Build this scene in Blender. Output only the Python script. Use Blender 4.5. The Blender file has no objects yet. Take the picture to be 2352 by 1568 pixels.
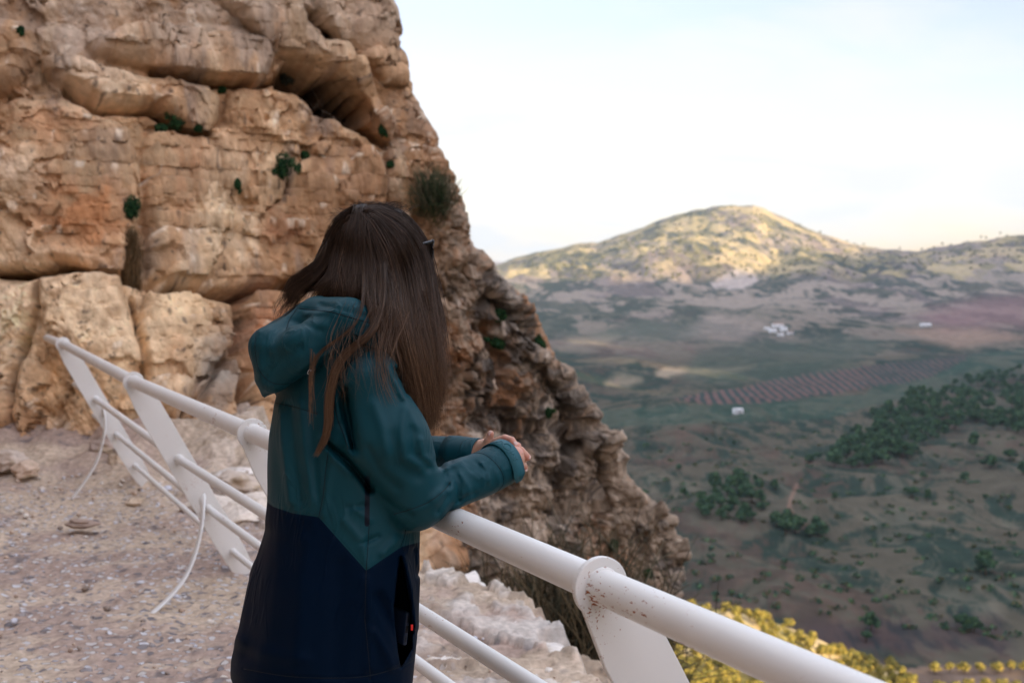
import bpy, bmesh, math, random
import numpy as np
from mathutils import Vector, Matrix

# ------------------------------------------------------------------ camera, world, sun, exposure
S = bpy.context.scene
CAMZ, F, CX, HY = 1.512, 2940.0, 1176.0, 640.0      # eye height, focal in plan units, centre column, horizon row
cam_d = bpy.data.cameras.new("camera"); cam = bpy.data.objects.new("camera", cam_d)
S.collection.objects.link(cam); S.camera = cam
cam.location = (0, 0, CAMZ); cam.rotation_euler = (math.radians(90), 0, 0)
cam_d.lens = 45.0; cam_d.sensor_width = 36.0
cam_d.shift_y = -(784 - HY) / 2352.0
cam_d.clip_start = 0.05; cam_d.clip_end = 30000
cam_d.dof.use_dof = True; cam_d.dof.focus_distance = 2.72; cam_d.dof.aperture_fstop = 5.6

SUN_EL = math.radians(8.0)
SA = Vector((-0.6, 0.8, 0.0))                         # the way the sunlight travels over the ground
S.world = bpy.data.worlds.new("World"); S.world.use_nodes = True
wn = S.world.node_tree; wn.nodes.clear(); L = wn.links.new
w_out = wn.nodes.new("ShaderNodeOutputWorld"); w_bg = wn.nodes.new("ShaderNodeBackground")
sky = wn.nodes.new("ShaderNodeTexSky"); sky.sky_type = 'NISHITA'; sky.sun_disc = False
sky.sun_elevation = SUN_EL; sky.sun_rotation = math.atan2(-SA.x, -SA.y)
sky.air_density = 1.0; sky.dust_density = 1.5; sky.altitude = 700
tc = wn.nodes.new("ShaderNodeTexCoord"); mp = wn.nodes.new("ShaderNodeMapping")
mp.inputs['Scale'].default_value = (1.0, 1.0, 5.0); mp.inputs['Rotation'].default_value = (0.12, -0.1, 0.4)
nz = wn.nodes.new("ShaderNodeTexNoise"); nz.inputs['Scale'].default_value = 3.0
nz.inputs['Detail'].default_value = 7; nz.inputs['Roughness'].default_value = 0.55; nz.inputs['Distortion'].default_value = 0.5
rp = wn.nodes.new("ShaderNodeMapRange"); rp.inputs[1].default_value = 0.40; rp.inputs[2].default_value = 0.60
rp.inputs[3].default_value = 0.12; rp.inputs[4].default_value = 1.0
sc = wn.nodes.new("ShaderNodeVectorMath"); sc.operation = 'MULTIPLY'; sc.inputs[1].default_value = (1.34, 1.10, 1.22)
mx = wn.nodes.new("ShaderNodeMix"); mx.data_type = 'RGBA'
mx.inputs[7].default_value = (3.62, 3.58, 3.52, 1)
L(tc.outputs['Generated'], mp.inputs[0]); L(mp.outputs[0], nz.inputs['Vector']); L(nz.outputs['Fac'], rp.inputs[0])
L(sky.outputs[0], sc.inputs[0]); L(sc.outputs[0], mx.inputs[6]); L(rp.outputs[0], mx.inputs[0])
sep = wn.nodes.new("ShaderNodeSeparateXYZ"); L(tc.outputs['Generated'], sep.inputs[0])
zr = wn.nodes.new("ShaderNodeMapRange"); zr.inputs[1].default_value = 0.20; zr.inputs[2].default_value = 0.75; zr.inputs[3].default_value = 1.0; zr.inputs[4].default_value = 2.3; L(sep.outputs[2], zr.inputs[0])
s2 = wn.nodes.new("ShaderNodeVectorMath"); s2.operation = 'MULTIPLY'; zc_ = wn.nodes.new('ShaderNodeCombineXYZ'); zg_ = [wn.nodes.new('ShaderNodeMath') for _ in range(3)]
for q_, (g_, p_) in enumerate(zip(zg_, (0.97, 0.98, 1.04))):
    g_.operation = 'POWER'; L(zr.outputs[0], g_.inputs[0]); g_.inputs[1].default_value = p_; L(g_.outputs[0], zc_.inputs[q_])
L(mx.outputs[2], s2.inputs[0]); L(zc_.outputs[0], s2.inputs[1]); L(s2.outputs[0], w_bg.inputs[0]); L(w_bg.outputs[0], w_out.inputs[0]); w_bg.inputs[1].default_value = 0.10

sun_d = bpy.data.lights.new("sun", 'SUN'); sun = bpy.data.objects.new("sun", sun_d); S.collection.objects.link(sun)
sun_d.energy = 5.0; sun_d.angle = math.radians(0.5); sun_d.color = (1.0, 0.78, 0.46)
sdir = Vector((SA.x * math.cos(SUN_EL), SA.y * math.cos(SUN_EL), -math.sin(SUN_EL)))
sun.rotation_euler = sdir.to_track_quat('-Z', 'Y').to_euler()
S.view_settings.view_transform = 'Standard'; S.view_settings.look = 'None'
S.view_settings.exposure = 1.5; S.view_settings.gamma = 1.0; S.view_settings.use_curve_mapping = False
S.render.engine = 'CYCLES'
S.cycles.max_bounces = 6; S.cycles.diffuse_bounces = 3; S.cycles.use_denoising = True

random.seed(7); RNG = np.random.default_rng(7)
# ------------------------------------------------------------------ helpers
COL = S.collection
def tag(o, label=None, cat=None, group=None, kind=None):
    if label: o['label'] = label
    if cat: o['category'] = cat
    if group: o['group'] = group
    if kind: o['kind'] = kind
    return o
def empty(name, loc):
    o = bpy.data.objects.new(name, None); COL.objects.link(o); o.location = loc; o.empty_display_size = 0.1
    return o
def link(name, me, mat=None, parent=None, smooth=True):
    o = bpy.data.objects.new(name, me); COL.objects.link(o)
    if mat is not None:
        for m in (mat if isinstance(mat, (list, tuple)) else [mat]): me.materials.append(m)
    if smooth: me.polygons.foreach_set('use_smooth', np.ones(len(me.polygons), dtype=bool))
    if parent is not None:
        o.parent = parent; o.location = tuple(-c for c in parent.matrix_world.translation) if False else o.location
        p = parent; off = Vector((0, 0, 0))
        while p is not None:
            off += p.location; p = p.parent
        o.location = -off
    return o
def mesh_np(name, V, Fq=None, Ft=None):
    me = bpy.data.meshes.new(name); V = np.asarray(V, dtype=np.float32)
    fl = []; sizes = []
    if Fq is not None and len(Fq): fl.append(np.asarray(Fq).reshape(-1)); sizes.append(np.full(len(Fq), 4))
    if Ft is not None and len(Ft): fl.append(np.asarray(Ft).reshape(-1)); sizes.append(np.full(len(Ft), 3))
    fl = np.concatenate(fl).astype(np.int32); sizes = np.concatenate(sizes).astype(np.int32)
    me.vertices.add(len(V)); me.vertices.foreach_set('co', V.reshape(-1))
    me.loops.add(len(fl)); me.loops.foreach_set('vertex_index', fl)
    me.polygons.add(len(sizes)); st = np.concatenate([[0], np.cumsum(sizes)[:-1]]).astype(np.int32)
    me.polygons.foreach_set('loop_start', st); me.polygons.foreach_set('loop_total', sizes)
    me.update(calc_edges=True); me.validate()
    return me
def fattr(me, name, arr):
    a = me.attributes.new(name, 'FLOAT', 'POINT'); a.data.foreach_set('value', np.asarray(arr, dtype=np.float32).reshape(-1))
def cattr(me, rgb, name='Col'):
    a = me.attributes.new(name, 'FLOAT_COLOR', 'POINT'); rgb = np.asarray(rgb, dtype=np.float32).reshape(-1, 3)
    a.data.foreach_set('color', np.concatenate([rgb, np.ones((len(rgb), 1), np.float32)], 1).reshape(-1))
def grid_faces(h, w):
    i = np.arange(h * w).reshape(h, w)
    return np.stack([i[:-1, :-1], i[:-1, 1:], i[1:, 1:], i[1:, :-1]], -1).reshape(-1, 4)
def P(px, py, D):                                      # plan units at depth D -> metres
    return np.array([(px - CX) / F * D, D, CAMZ + (HY - py) / F * D])
def proj(V):
    V = np.asarray(V); y = np.maximum(V[..., 1], 1e-3)
    return CX + F * V[..., 0] / y, HY - F * (V[..., 2] - CAMZ) / y
def ss(a, b, x): t = np.clip((x - a) / (b - a), 0, 1); return t * t * (3 - 2 * t)
def _hash(i, j, k, seed):
    n = (i.astype(np.int64) * 73856093) ^ (j.astype(np.int64) * 19349663) ^ (k.astype(np.int64) * 83492791) ^ (seed * 2654435761)
    n = (n ^ (n >> 13)) * 1274126177; n = n & 0xffffffff; n = (n ^ (n >> 16)) * 2246822519 & 0xffffffff; n ^= n >> 15
    return (n & 0xffffff).astype(np.float32) / float(0xffffff)
def vnoise(x, y, z=None, seed=0):
    x = np.asarray(x, dtype=np.float64); y = np.asarray(y, dtype=np.float64)
    xi = np.floor(x); yi = np.floor(y); fx = x - xi; fy = y - yi
    fx = fx ** 3 * (fx * (fx * 6 - 15) + 10); fy = fy ** 3 * (fy * (fy * 6 - 15) + 10)
    xi = xi.astype(np.int64); yi = yi.astype(np.int64)
    if z is None:
        o = np.zeros_like(xi)
        a = _hash(xi, yi, o, seed); b = _hash(xi + 1, yi, o, seed); c = _hash(xi, yi + 1, o, seed); d = _hash(xi + 1, yi + 1, o, seed)
        return (a + (b - a) * fx) * (1 - fy) + (c + (d - c) * fx) * fy
    z = np.asarray(z, dtype=np.float64); zi = np.floor(z); fz = z - zi; fz = fz ** 3 * (fz * (fz * 6 - 15) + 10); zi = zi.astype(np.int64)
    r = []
    for dz in (0, 1):
        a = _hash(xi, yi, zi + dz, seed); b = _hash(xi + 1, yi, zi + dz, seed); c = _hash(xi, yi + 1, zi + dz, seed); d = _hash(xi + 1, yi + 1, zi + dz, seed)
        r.append((a + (b - a) * fx) * (1 - fy) + (c + (d - c) * fx) * fy)
    return r[0] + (r[1] - r[0]) * fz
def fbm(x, y, z=None, o=5, seed=0, g=0.5):
    s = 0; a = 1.0; t = 0; f = 1.0
    for k in range(o):
        s = s + a * (vnoise(x * f + 17.3 * k, y * f - 9.1 * k, None if z is None else z * f + 4.7 * k, seed + k) * 2 - 1); t += a; a *= g; f *= 2.03
    return s / t * 1.6
def ridged(x, y, z=None, o=5, seed=0, g=0.5):
    s = 0; a = 1.0; t = 0; f = 1.0
    for k in range(o):
        s = s + a * (1 - np.abs(vnoise(x * f + 7.7 * k, y * f + 3.3 * k, None if z is None else z * f, seed + k) * 2 - 1)); t += a; a *= g; f *= 2.07
    return s / t
def polydist(u, v, pts, closed=False):
    d = np.full(np.shape(u), 1e9); pts = list(pts); n = len(pts)
    for i in range(n if closed else n - 1):
        ax, ay = pts[i][:2]; bx, by = pts[(i + 1) % n][:2]
        dx, dy = bx - ax, by - ay; q = dx * dx + dy * dy + 1e-9
        t = np.clip(((u - ax) * dx + (v - ay) * dy) / q, 0, 1)
        d = np.minimum(d, (u - ax - t * dx) ** 2 + (v - ay - t * dy) ** 2)
    return np.sqrt(d)
def inpoly(u, v, pts):
    r = np.zeros(np.shape(u), bool); n = len(pts)
    for i in range(n):
        ax, ay = pts[i]; bx, by = pts[(i + 1) % n]
        c = ((ay > v) != (by > v)) & (u < (bx - ax) * (v - ay) / (by - ay + 1e-12) + ax); r ^= c
    return r
def surface_nets(f, lo, hi, h):
    lo = np.array(lo, float); hi = np.array(hi, float); n = np.ceil((hi - lo) / h).astype(int) + 1
    ax = [lo[i] + h * np.arange(n[i]) for i in range(3)]
    X, Y, Z = np.meshgrid(*ax, indexing='ij'); Fv = f(X.astype(np.float32), Y.astype(np.float32), Z.astype(np.float32)).astype(np.float32)
    ins = Fv < 0; cs = np.zeros(tuple(n - 1)); cp = [np.zeros(tuple(n - 1)) for _ in range(3)]
    def sl(a, o): return a[tuple(slice(o[i], a.shape[i] - 1 + o[i]) for i in range(3))]
    for d in range(3):
        for o1 in (0, 1):
            for o2 in (0, 1):
                o = [0, 0, 0]; oth = [k for k in range(3) if k != d]; o[oth[0]] = o1; o[oth[1]] = o2; e = list(o); e[d] = 1
                va, vb = sl(Fv, o), sl(Fv, e); c = (va < 0) != (vb < 0); t = np.where(c, va / np.where(c, va - vb, 1), 0)
                cs += c
                for k in range(3): cp[k] += np.where(c, t if k == d else o[k], 0)
    act = cs > 0; idx = -np.ones(act.shape, int); idx[act] = np.arange(act.sum())
    I = np.argwhere(act); V = np.stack([lo[k] + h * (I[:, k] + cp[k][act] / cs[act]) for k in range(3)], 1)
    Q = []
    for d in range(3):
        a, b = [k for k in range(3) if k != d]
        o = [0, 0, 0]; e = [0, 0, 0]; e[d] = 1
        s0 = [slice(None)] * 3; s1 = [slice(None)] * 3; s0[d] = slice(0, -1); s1[d] = slice(1, None)
        v0, v1 = ins[tuple(s0)], ins[tuple(s1)]; c = v0 != v1
        J = np.argwhere(c); ok = (J[:, a] > 0) & (J[:, b] > 0) & (J[:, a] < n[a] - 1) & (J[:, b] < n[b] - 1); J = J[ok]
        flip = v0[tuple(J.T)]
        def g(da, db):
            K = J.copy(); K[:, a] -= da; K[:, b] -= db; return idx[tuple(K.T)]
        q = np.stack([g(1, 1), g(0, 1), g(0, 0), g(1, 0)], 1)
        if d == 1: flip = ~flip
        q[~flip] = q[~flip][:, ::-1]; Q.append(q)
    return V, np.concatenate(Q)
def smin(a, b, k):
    h = np.clip(0.5 + 0.5 * (b - a) / k, 0, 1); return b + (a - b) * h - k * h * (1 - h)
def cone(X, Y, Z, a, b, ra, rb):
    a = np.asarray(a, float); b = np.asarray(b, float); d = b - a; q = float(d @ d) + 1e-12
    t = np.clip(((X - a[0]) * d[0] + (Y - a[1]) * d[1] + (Z - a[2]) * d[2]) / q, 0, 1)
    return np.sqrt((X - a[0] - t * d[0]) ** 2 + (Y - a[1] - t * d[1]) ** 2 + (Z - a[2] - t * d[2]) ** 2) - (ra + (rb - ra) * t)
def chain(X, Y, Z, pts, k=0.0):                         # pts: list of (xyz, r)
    r = None
    for (a, ra), (b, rb) in zip(pts[:-1], pts[1:]):
        c = cone(X, Y, Z, a, b, ra, rb); r = c if r is None else (smin(r, c, k) if k > 0 else np.minimum(r, c))
    return r
def ellip(X, Y, Z, c, r, yaw=0.0):
    x = X - c[0]; y = Y - c[1]; z = Z - c[2]; ca, sa = math.cos(yaw), math.sin(yaw); x, y = x * ca + y * sa, -x * sa + y * ca
    return (np.sqrt((x / r[0]) ** 2 + (y / r[1]) ** 2 + (z / r[2]) ** 2) - 1) * min(r)
def catmull(p, n):
    p = np.asarray(p, float); q = np.concatenate([[2 * p[0] - p[1]], p, [2 * p[-1] - p[-2]]]); m = len(p) - 1
    t = np.linspace(0, m, n); i = np.minimum(t.astype(int), m - 1); f = (t - i)[:, None]
    a, b, c, d = q[i], q[i + 1], q[i + 2], q[i + 3]
    return 0.5 * ((2 * b) + (-a + c) * f + (2 * a - 5 * b + 4 * c - d) * f ** 2 + (-a + 3 * b - 3 * c + d) * f ** 3)
def tube_mesh(path, rad, n=12, cap=True, flat=1.0, up=(0, 0, 1)):
    path = np.asarray(path, float); m = len(path); rad = np.broadcast_to(rad, (m,))
    T = np.gradient(path, axis=0); T /= np.linalg.norm(T, axis=1)[:, None]; U = np.asarray(up, float)
    A = np.cross(T, U); A /= np.linalg.norm(A, axis=1)[:, None] + 1e-9; B = np.cross(A, T)
    th = np.linspace(0, 2 * math.pi, n, endpoint=False)
    V = path[:, None, :] + rad[:, None, None] * (np.cos(th)[None, :, None] * A[:, None, :] * flat + np.sin(th)[None, :, None] * B[:, None, :])
    i = np.arange(m * n).reshape(m, n); j = np.roll(i, -1, 1)
    Q = np.stack([i[:-1], j[:-1], j[1:], i[1:]], -1).reshape(-1, 4); V = V.reshape(-1, 3); T3 = []
    if cap:
        V = np.concatenate([V, path[:1], path[-1:]]); c0, c1 = m * n, m * n + 1
        T3 = [(c0, j[0, k], i[0, k]) for k in range(n)] + [(c1, i[-1, k], j[-1, k]) for k in range(n)]
    return V, Q, np.array(T3, int).reshape(-1, 3)
class MB:                                               # collects pieces of ONE object
    def __init__(s): s.V = []; s.Q = []; s.T = []; s.n = 0; s.c = []
    def add(s, V, Q=None, T=None, col=None):
        V = np.asarray(V, float).reshape(-1, 3); s.V.append(V)
        if Q is not None and len(Q): s.Q.append(np.asarray(Q) + s.n)
        if T is not None and len(T): s.T.append(np.asarray(T) + s.n)
        if col is not None: s.c.append(np.broadcast_to(np.asarray(col, float), (len(V), 3)))
        s.n += len(V); return s
    def box(s, c, half, R=None, bev=0.0):
        bm = bmesh.new(); bmesh.ops.create_cube(bm, size=2.0)
        for v in bm.verts: v.co = Vector((v.co.x * half[0], v.co.y * half[1], v.co.z * half[2]))
        if bev > 0: bmesh.ops.bevel(bm, geom=list(bm.edges), offset=bev, segments=2, affect='EDGES', profile=0.5)
        V = np.array([v.co[:] for v in bm.verts]); bm.verts.index_update()
        Q = [[v.index for v in f.verts] for f in bm.faces if len(f.verts) == 4]; T = [[v.index for v in f.verts] for f in bm.faces if len(f.verts) == 3]
        bm.free()
        if R is not None: V = V @ np.asarray(R).T
        return s.add(V + np.asarray(c), np.array(Q, int).reshape(-1, 4), np.array(T, int).reshape(-1, 3))
    def build(s, name, mat=None, parent=None, smooth=True):
        me = mesh_np(name, np.concatenate(s.V), np.concatenate(s.Q) if s.Q else None, np.concatenate(s.T) if s.T else None)
        if s.c: cattr(me, np.concatenate(s.c))
        return link(name, me, mat, parent, smooth)
def poly_prism(outline, axis_u, axis_v, origin, thick, bev=0.0015):
    bm = bmesh.new(); u = Vector(axis_u); v = Vector(axis_v); n = u.cross(v).normalized(); o = Vector(origin)
    vs = [bm.verts.new(o + u * a + v * b - n * thick / 2) for a, b in outline]
    f = bm.faces.new(vs); r = bmesh.ops.extrude_face_region(bm, geom=[f])
    bmesh.ops.translate(bm, vec=n * thick, verts=[g for g in r['geom'] if isinstance(g, bmesh.types.BMVert)])
    bmesh.ops.recalc_face_normals(bm, faces=bm.faces)
    sharp = [e for e in bm.edges if len(e.link_faces) == 2 and e.calc_face_angle() > 0.9]
    if bev > 0: bmesh.ops.bevel(bm, geom=sharp, offset=bev, segments=2, affect='EDGES', profile=0.5)
    return bm
def bm_obj(name, bm, mat, parent=None, smooth=False):
    me = bpy.data.meshes.new(name); bm.to_mesh(me); bm.free(); return link(name, me, mat, parent, smooth)

# ------------------------------------------------------------------ materials
def mat(name, col=(0.5, 0.5, 0.5), rough=0.7, spec=0.3, attr=None, var=0.0, vscale=20.0, bump=0.0, bscale=60.0, bdist=0.002, sheen=0.0, metal=0.0, detail=5, stretch=None):
    m = bpy.data.materials.new(name); m.use_nodes = True; nt = m.node_tree; b = nt.nodes['Principled BSDF']; l = nt.links.new
    b.inputs['Roughness'].default_value = rough; b.inputs['Specular IOR Level'].default_value = spec; b.inputs['Metallic'].default_value = metal
    if sheen: b.inputs['Sheen Weight'].default_value = sheen; b.inputs['Sheen Roughness'].default_value = 0.4
    tcn = nt.nodes.new('ShaderNodeTexCoord'); vec = tcn.outputs['Object']
    if stretch:
        mpn = nt.nodes.new('ShaderNodeMapping'); mpn.inputs['Scale'].default_value = stretch; l(vec, mpn.inputs[0]); vec = mpn.outputs[0]
    if attr:
        a = nt.nodes.new('ShaderNodeAttribute'); a.attribute_name = attr; src = a.outputs['Color']
    else:
        a = nt.nodes.new('ShaderNodeRGB'); a.outputs[0].default_value = (*col, 1); src = a.outputs[0]
    if var > 0:
        n = nt.nodes.new('ShaderNodeTexNoise'); n.inputs['Scale'].default_value = vscale; n.inputs['Detail'].default_value = detail; l(vec, n.inputs['Vector'])
        r = nt.nodes.new('ShaderNodeMapRange'); r.inputs[1].default_value = 0.3; r.inputs[2].default_value = 0.7; r.inputs[3].default_value = 1 - var; r.inputs[4].default_value = 1 + var
        l(n.outputs['Fac'], r.inputs[0]); v = nt.nodes.new('ShaderNodeVectorMath'); v.operation = 'SCALE'; l(src, v.inputs[0]); l(r.outputs[0], v.inputs['Scale']); src = v.outputs[0]
    l(src, b.inputs['Base Color'])
    if bump > 0:
        n = nt.nodes.new('ShaderNodeTexNoise'); n.inputs['Scale'].default_value = bscale; n.inputs['Detail'].default_value = detail; l(vec, n.inputs['Vector'])
        q = nt.nodes.new('ShaderNodeBump'); q.inputs['Strength'].default_value = bump; q.inputs['Distance'].default_value = bdist; l(n.outputs['Fac'], q.inputs['Height']); l(q.outputs[0], b.inputs['Normal'])
    return m
def nodes_of(m): return m.node_tree.nodes, m.node_tree.links.new, m.node_tree.nodes['Principled BSDF']
def mixc(a, b, t): t = np.asarray(t)[..., None]; return a * (1 - t) + np.asarray(b) * t

# ================================================================== THE VALLEY
def table(x, xs, ys): return np.interp(x, xs, ys)
SKX = [600, 1100, 1150, 1200, 1250, 1300, 1340, 1370, 1400, 1450, 1500, 1550, 1600, 1650, 1690, 1730, 1760, 1800, 1850, 1900, 1960, 2040, 2110, 2160, 2200, 2250, 2300, 2352, 2600, 3200]
SKY = [640, 612, 602, 586, 574, 566, 559, 556, 548, 533, 510, 494, 481, 472, 469, 472, 479, 496, 519, 538, 556, 568, 569, 562, 552, 541, 532, 527, 520, 560]
QD = [10, 25, 60, 120, 200, 300, 430, 520, 600, 700, 800, 950, 1100, 1500, 1800, 2300, 2800, 3600, 4400]
QY = [640, 2400, 2400, 2500, 2060, 1860, 1600, 1400, 1300, 1215, 1140, 1060, 995, 900, 850, 800, 752, 697, 645]
QZ = [(640 - y) / F * d for y, d in zip(QY, QD)]; QZ[0] = -12; QZ[1] = -26; QZ[2] = -50; QZ[3] = -82; QZ[4] = -112; QZ[5] = -134; QZ[6] = -139
def terr(x, y):
    x = np.asarray(x, float); y = np.asarray(y, float); r = np.hypot(x, y); ph = np.arctan2(x, y)
    q = r * np.cos(np.clip(ph, -0.55, 0.55)); px = CX + F * np.tan(np.clip(ph, -0.6, 0.62)); q = np.where(np.abs(ph) > 0.8, np.maximum(q, 300), q)
    z = table(q, QD, QZ)
    ys = table(px, SKX, SKY) + fbm(px / 60, px * 0 + 3.0, o=4, seed=3) * 3.5
    k = np.clip((q - 4400) / 1600, 0, 1); e = 1 - (1 - k) ** 1.25
    zc = (HY - (645 + (ys - 645) * e)) / F * q
    z = np.where(q > 4400, zc, z)
    z = np.where(q > 6000, (HY - ys) / F * 6000 - (q - 6000) * 0.28, z)
    mid = ss(500, 900, q) * (1 - ss(4200, 5200, q)); hill = ss(3300, 4500, q) * (1 - ss(5300, 5950, q))
    z = z + mid * 11 * fbm(x / 210 + 5, y / 330, o=5, seed=11) + hill * (60 * (ridged(x / 420 + y / 2600, y / 900, o=4, seed=21) - 0.62) + 18 * fbm(x / 130, y / 160, o=4, seed=25))
    z = z + ss(450, 560, q) * (1 - ss(1000, 1500, q)) * (24 * (ridged(x / 95 + y / 260, y / 190 - x / 400, o=5, seed=31) - 0.6))
    tx = px
    z = z + 62 * np.exp(-((tx - 1560) / 150) ** 2 - ((q - 4750) / 330) ** 2) - 50 * np.exp(-((tx - 1775) / 50) ** 2 - ((q - 5000) / 500) ** 2)
    # the near hump that carries the sunlit orchard
    cz = table(x, [-80, 0, 48, 66, 84, 100, 112, 122, 130, 145], [-91, -92, -95.5, -98, -103, -110, -114.5, -119, -128, -139])
    cz = cz - np.clip(385 - y, 0, 400) * 0.055 - np.clip(y - 385, 0, 1e9) * 0.9 - np.clip(-60 - x, 0, 1e9) * 0.5 - np.clip(230 - y, 0, 1e9) * 1.2 + 0.5 * fbm(x / 12, y / 12, o=3, seed=41)
    cz = np.maximum(cz, -107.5 - np.clip((np.hypot((x - 127) / 20, (y - 352) / 11) - 1) * 14, 0, 1e9) + .3 * fbm(x / 4, y / 4, o=2, seed=43))
    z = np.maximum(z, cz)
    z = np.where(np.abs(ph) > 0.8, np.minimum(z, 120), z)
    return z
def hit(px, py):
    D = np.concatenate([np.arange(230, 1200, 1.5), np.arange(1200, 6400, 8)]); x = (px - CX) / F * D; zr = CAMZ + (HY - py) / F * D
    d = zr - terr(x, D); i = int(np.argmax(d < 0))
    if d[i] >= 0: return None
    return float(x[i]), float(D[i]), float(terr(x[i:i + 1], D[i:i + 1])[0])
fa = np.radians(np.concatenate([np.linspace(-180, -40, 30)[:-1], np.linspace(-40, -2, 60)[:-1], np.linspace(-2, 24, 620)[:-1], np.linspace(24, 40, 50)[:-1], np.linspace(40, 180, 30)]))
fr = np.concatenate([np.geomspace(12, 300, 60)[:-1], np.geomspace(300, 4000, 470)[:-1], np.linspace(4000, 6100, 230)[:-1], np.linspace(6100, 14000, 16)])
PH, RR = np.meshgrid(fa, fr); TX = np.sin(PH) * RR; TY = np.cos(PH) * RR; TZ = terr(TX, TY)
TV = np.stack([TX, TY, TZ], -1); tu, tv = proj(TV)
hx, hy = TX, TY
D_ = np.where(np.abs(PH) < 0.7, TY, RR)
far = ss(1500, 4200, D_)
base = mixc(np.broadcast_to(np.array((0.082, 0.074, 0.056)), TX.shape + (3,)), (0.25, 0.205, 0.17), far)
lw_s = 1 + 3.2 * ss(900, 3800, D_)                     # coarser texture on the far ground
qx, qy = TX + 22 * fbm(TX / 70, TY / 110, o=3, seed=50), TY + 30 * fbm(TX / 70 + 8, TY / 110, o=3, seed=49)
def dual(sx, sy, sd, o=5, g=.6):
    k_ = ss(1000, 2400, D_); return fbm(qx / sx, qy / sy, o=o, seed=sd, g=g) * (1 - k_) + fbm(qx / (sx * 3.2), qy / (sy * 4.2), o=o, seed=sd + 1, g=g) * k_
n1 = dual(26, 52, 51); n2 = fbm(TX / 200, TY / 340, o=5, seed=52); n3 = dual(8, 17, 53, 4, .7); n4 = dual(60, 120, 55)
rdg = ridged(TX / 95 + TY / 260, TY / 190 - TX / 400, o=5, seed=31) - .6  # relief reused to put gully shade into the scrub colour
c = mixc(base, (0.018, 0.036, 0.029), ss(-0.20, 0.26, n1 * 0.8 + n3 * 0.6 + 0.4 * n2 - 1.2 * rdg * (D_ < 1300)) * 0.88)
c = mixc(c, (0.095, 0.060, 0.048), ss(0.20, 0.6, n4 * .8 + 0.6 * n3) * 0.6 * (1 - far * 0.6))
c = mixc(c, (0.115, 0.105, 0.080), ss(0.26, 0.62, -n4 * .6 + 0.6 * n1 - .3 * n3) * 0.6)
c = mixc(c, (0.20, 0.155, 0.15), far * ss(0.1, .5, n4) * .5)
gul = ridged(TX / 9 + .3 * n1, TY / 60, o=3, seed=58); red = inpoly(tu, tv, [(1840, 1425), (2300, 1410), (2352, 1500), (1880, 1500)]) & (D_ > 395)
rdp = [(1840, 1425), (2300, 1410), (2352, 1500), (1880, 1500)]; rdm = ss(-10, 30, polydist(tu, tv, rdp, True) * np.where(red, 1, -1) + 16 * n1 + 14 * n3) * (D_ > 395) * .75
c = c * (1 - rdm[..., None]) + rdm[..., None] * (mixc(np.broadcast_to(np.array((0.060, 0.043, 0.043)), c.shape), (0.02, 0.026, 0.032), ss(.50, .85, gul + .2 * n3)))
st = np.sin(2 * math.pi * (TX - 0.10 * TY) / 10.5) * 0.5 + 0.5                       # olive rows
rowreg = inpoly(tu + 9 * n3, tv + 6 * n3, [(1540, 915), (1700, 890), (1850, 858), (2000, 838), (2230, 815), (2180, 850), (2080, 880), (2000, 890), (1900, 905), (1780, 925), (1640, 928)]) & (D_ > 900)
c = np.where(rowreg[..., None], mixc(np.broadcast_to(np.array((0.125, 0.080, 0.072)), c.shape), (0.035, 0.05, 0.047), ss(0.25, 0.75, st + 0.35 * n3 + .3 * ss(1950, 2050, tu))), c)
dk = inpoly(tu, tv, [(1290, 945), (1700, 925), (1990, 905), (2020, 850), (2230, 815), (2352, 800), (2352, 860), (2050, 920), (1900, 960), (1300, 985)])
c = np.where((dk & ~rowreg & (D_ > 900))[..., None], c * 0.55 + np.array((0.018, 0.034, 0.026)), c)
def patch(poly, col, s=14, k=0.85):
    global c
    ins_ = inpoly(tu, tv, poly); d = polydist(tu, tv, poly, True) * np.where(ins_, 1, -1)
    c = mixc(c, col, ss(-s, s, d + 9 * n1 + 6 * n3) * k * (D_ > 900))
patch([(2110, 720), (2230, 690), (2360, 680), (2360, 750), (2180, 760)], (0.19, 0.105, 0.11), s=22, k=.6)
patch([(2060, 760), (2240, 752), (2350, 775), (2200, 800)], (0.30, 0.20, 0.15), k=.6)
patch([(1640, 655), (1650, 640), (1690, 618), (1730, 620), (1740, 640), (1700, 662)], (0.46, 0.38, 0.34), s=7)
patch([(1510, 858), (1530, 846), (1640, 846), (1735, 840), (1700, 852), (1600, 862)], (0.34, 0.27, 0.19), s=9, k=.75)  # soil painted paler under the sun streaks, here and just below
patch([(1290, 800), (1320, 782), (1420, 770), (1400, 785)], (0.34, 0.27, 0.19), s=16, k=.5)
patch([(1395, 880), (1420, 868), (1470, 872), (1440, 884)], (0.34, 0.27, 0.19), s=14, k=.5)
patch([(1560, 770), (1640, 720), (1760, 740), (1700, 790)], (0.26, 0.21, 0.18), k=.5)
patch([(1320, 760), (1500, 740), (1620, 760), (1500, 790)], (0.09, 0.10, 0.08), k=.6)
patch([(1600, 800), (1800, 780), (1980, 770), (2050, 800), (1900, 850), (1700, 880), (1560, 880)], (0.055, 0.07, 0.055), k=.7)
trk = polydist(tu, tv, [(1830, 1115), (1818, 1140), (1812, 1165), (1825, 1190), (1850, 1205), (1830, 1215)])
c = mixc(c, (0.20, 0.125, 0.095), ss(7, 3, trk) * (D_ > 300) * 0.7)
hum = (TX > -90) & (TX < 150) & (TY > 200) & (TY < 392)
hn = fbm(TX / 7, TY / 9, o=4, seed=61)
c = np.where(hum[..., None], mixc(np.broadcast_to(np.array((0.56, 0.42, 0.22)), c.shape), (0.33, 0.26, 0.08), ss(-0.2, 0.6, hn)), c)
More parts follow.
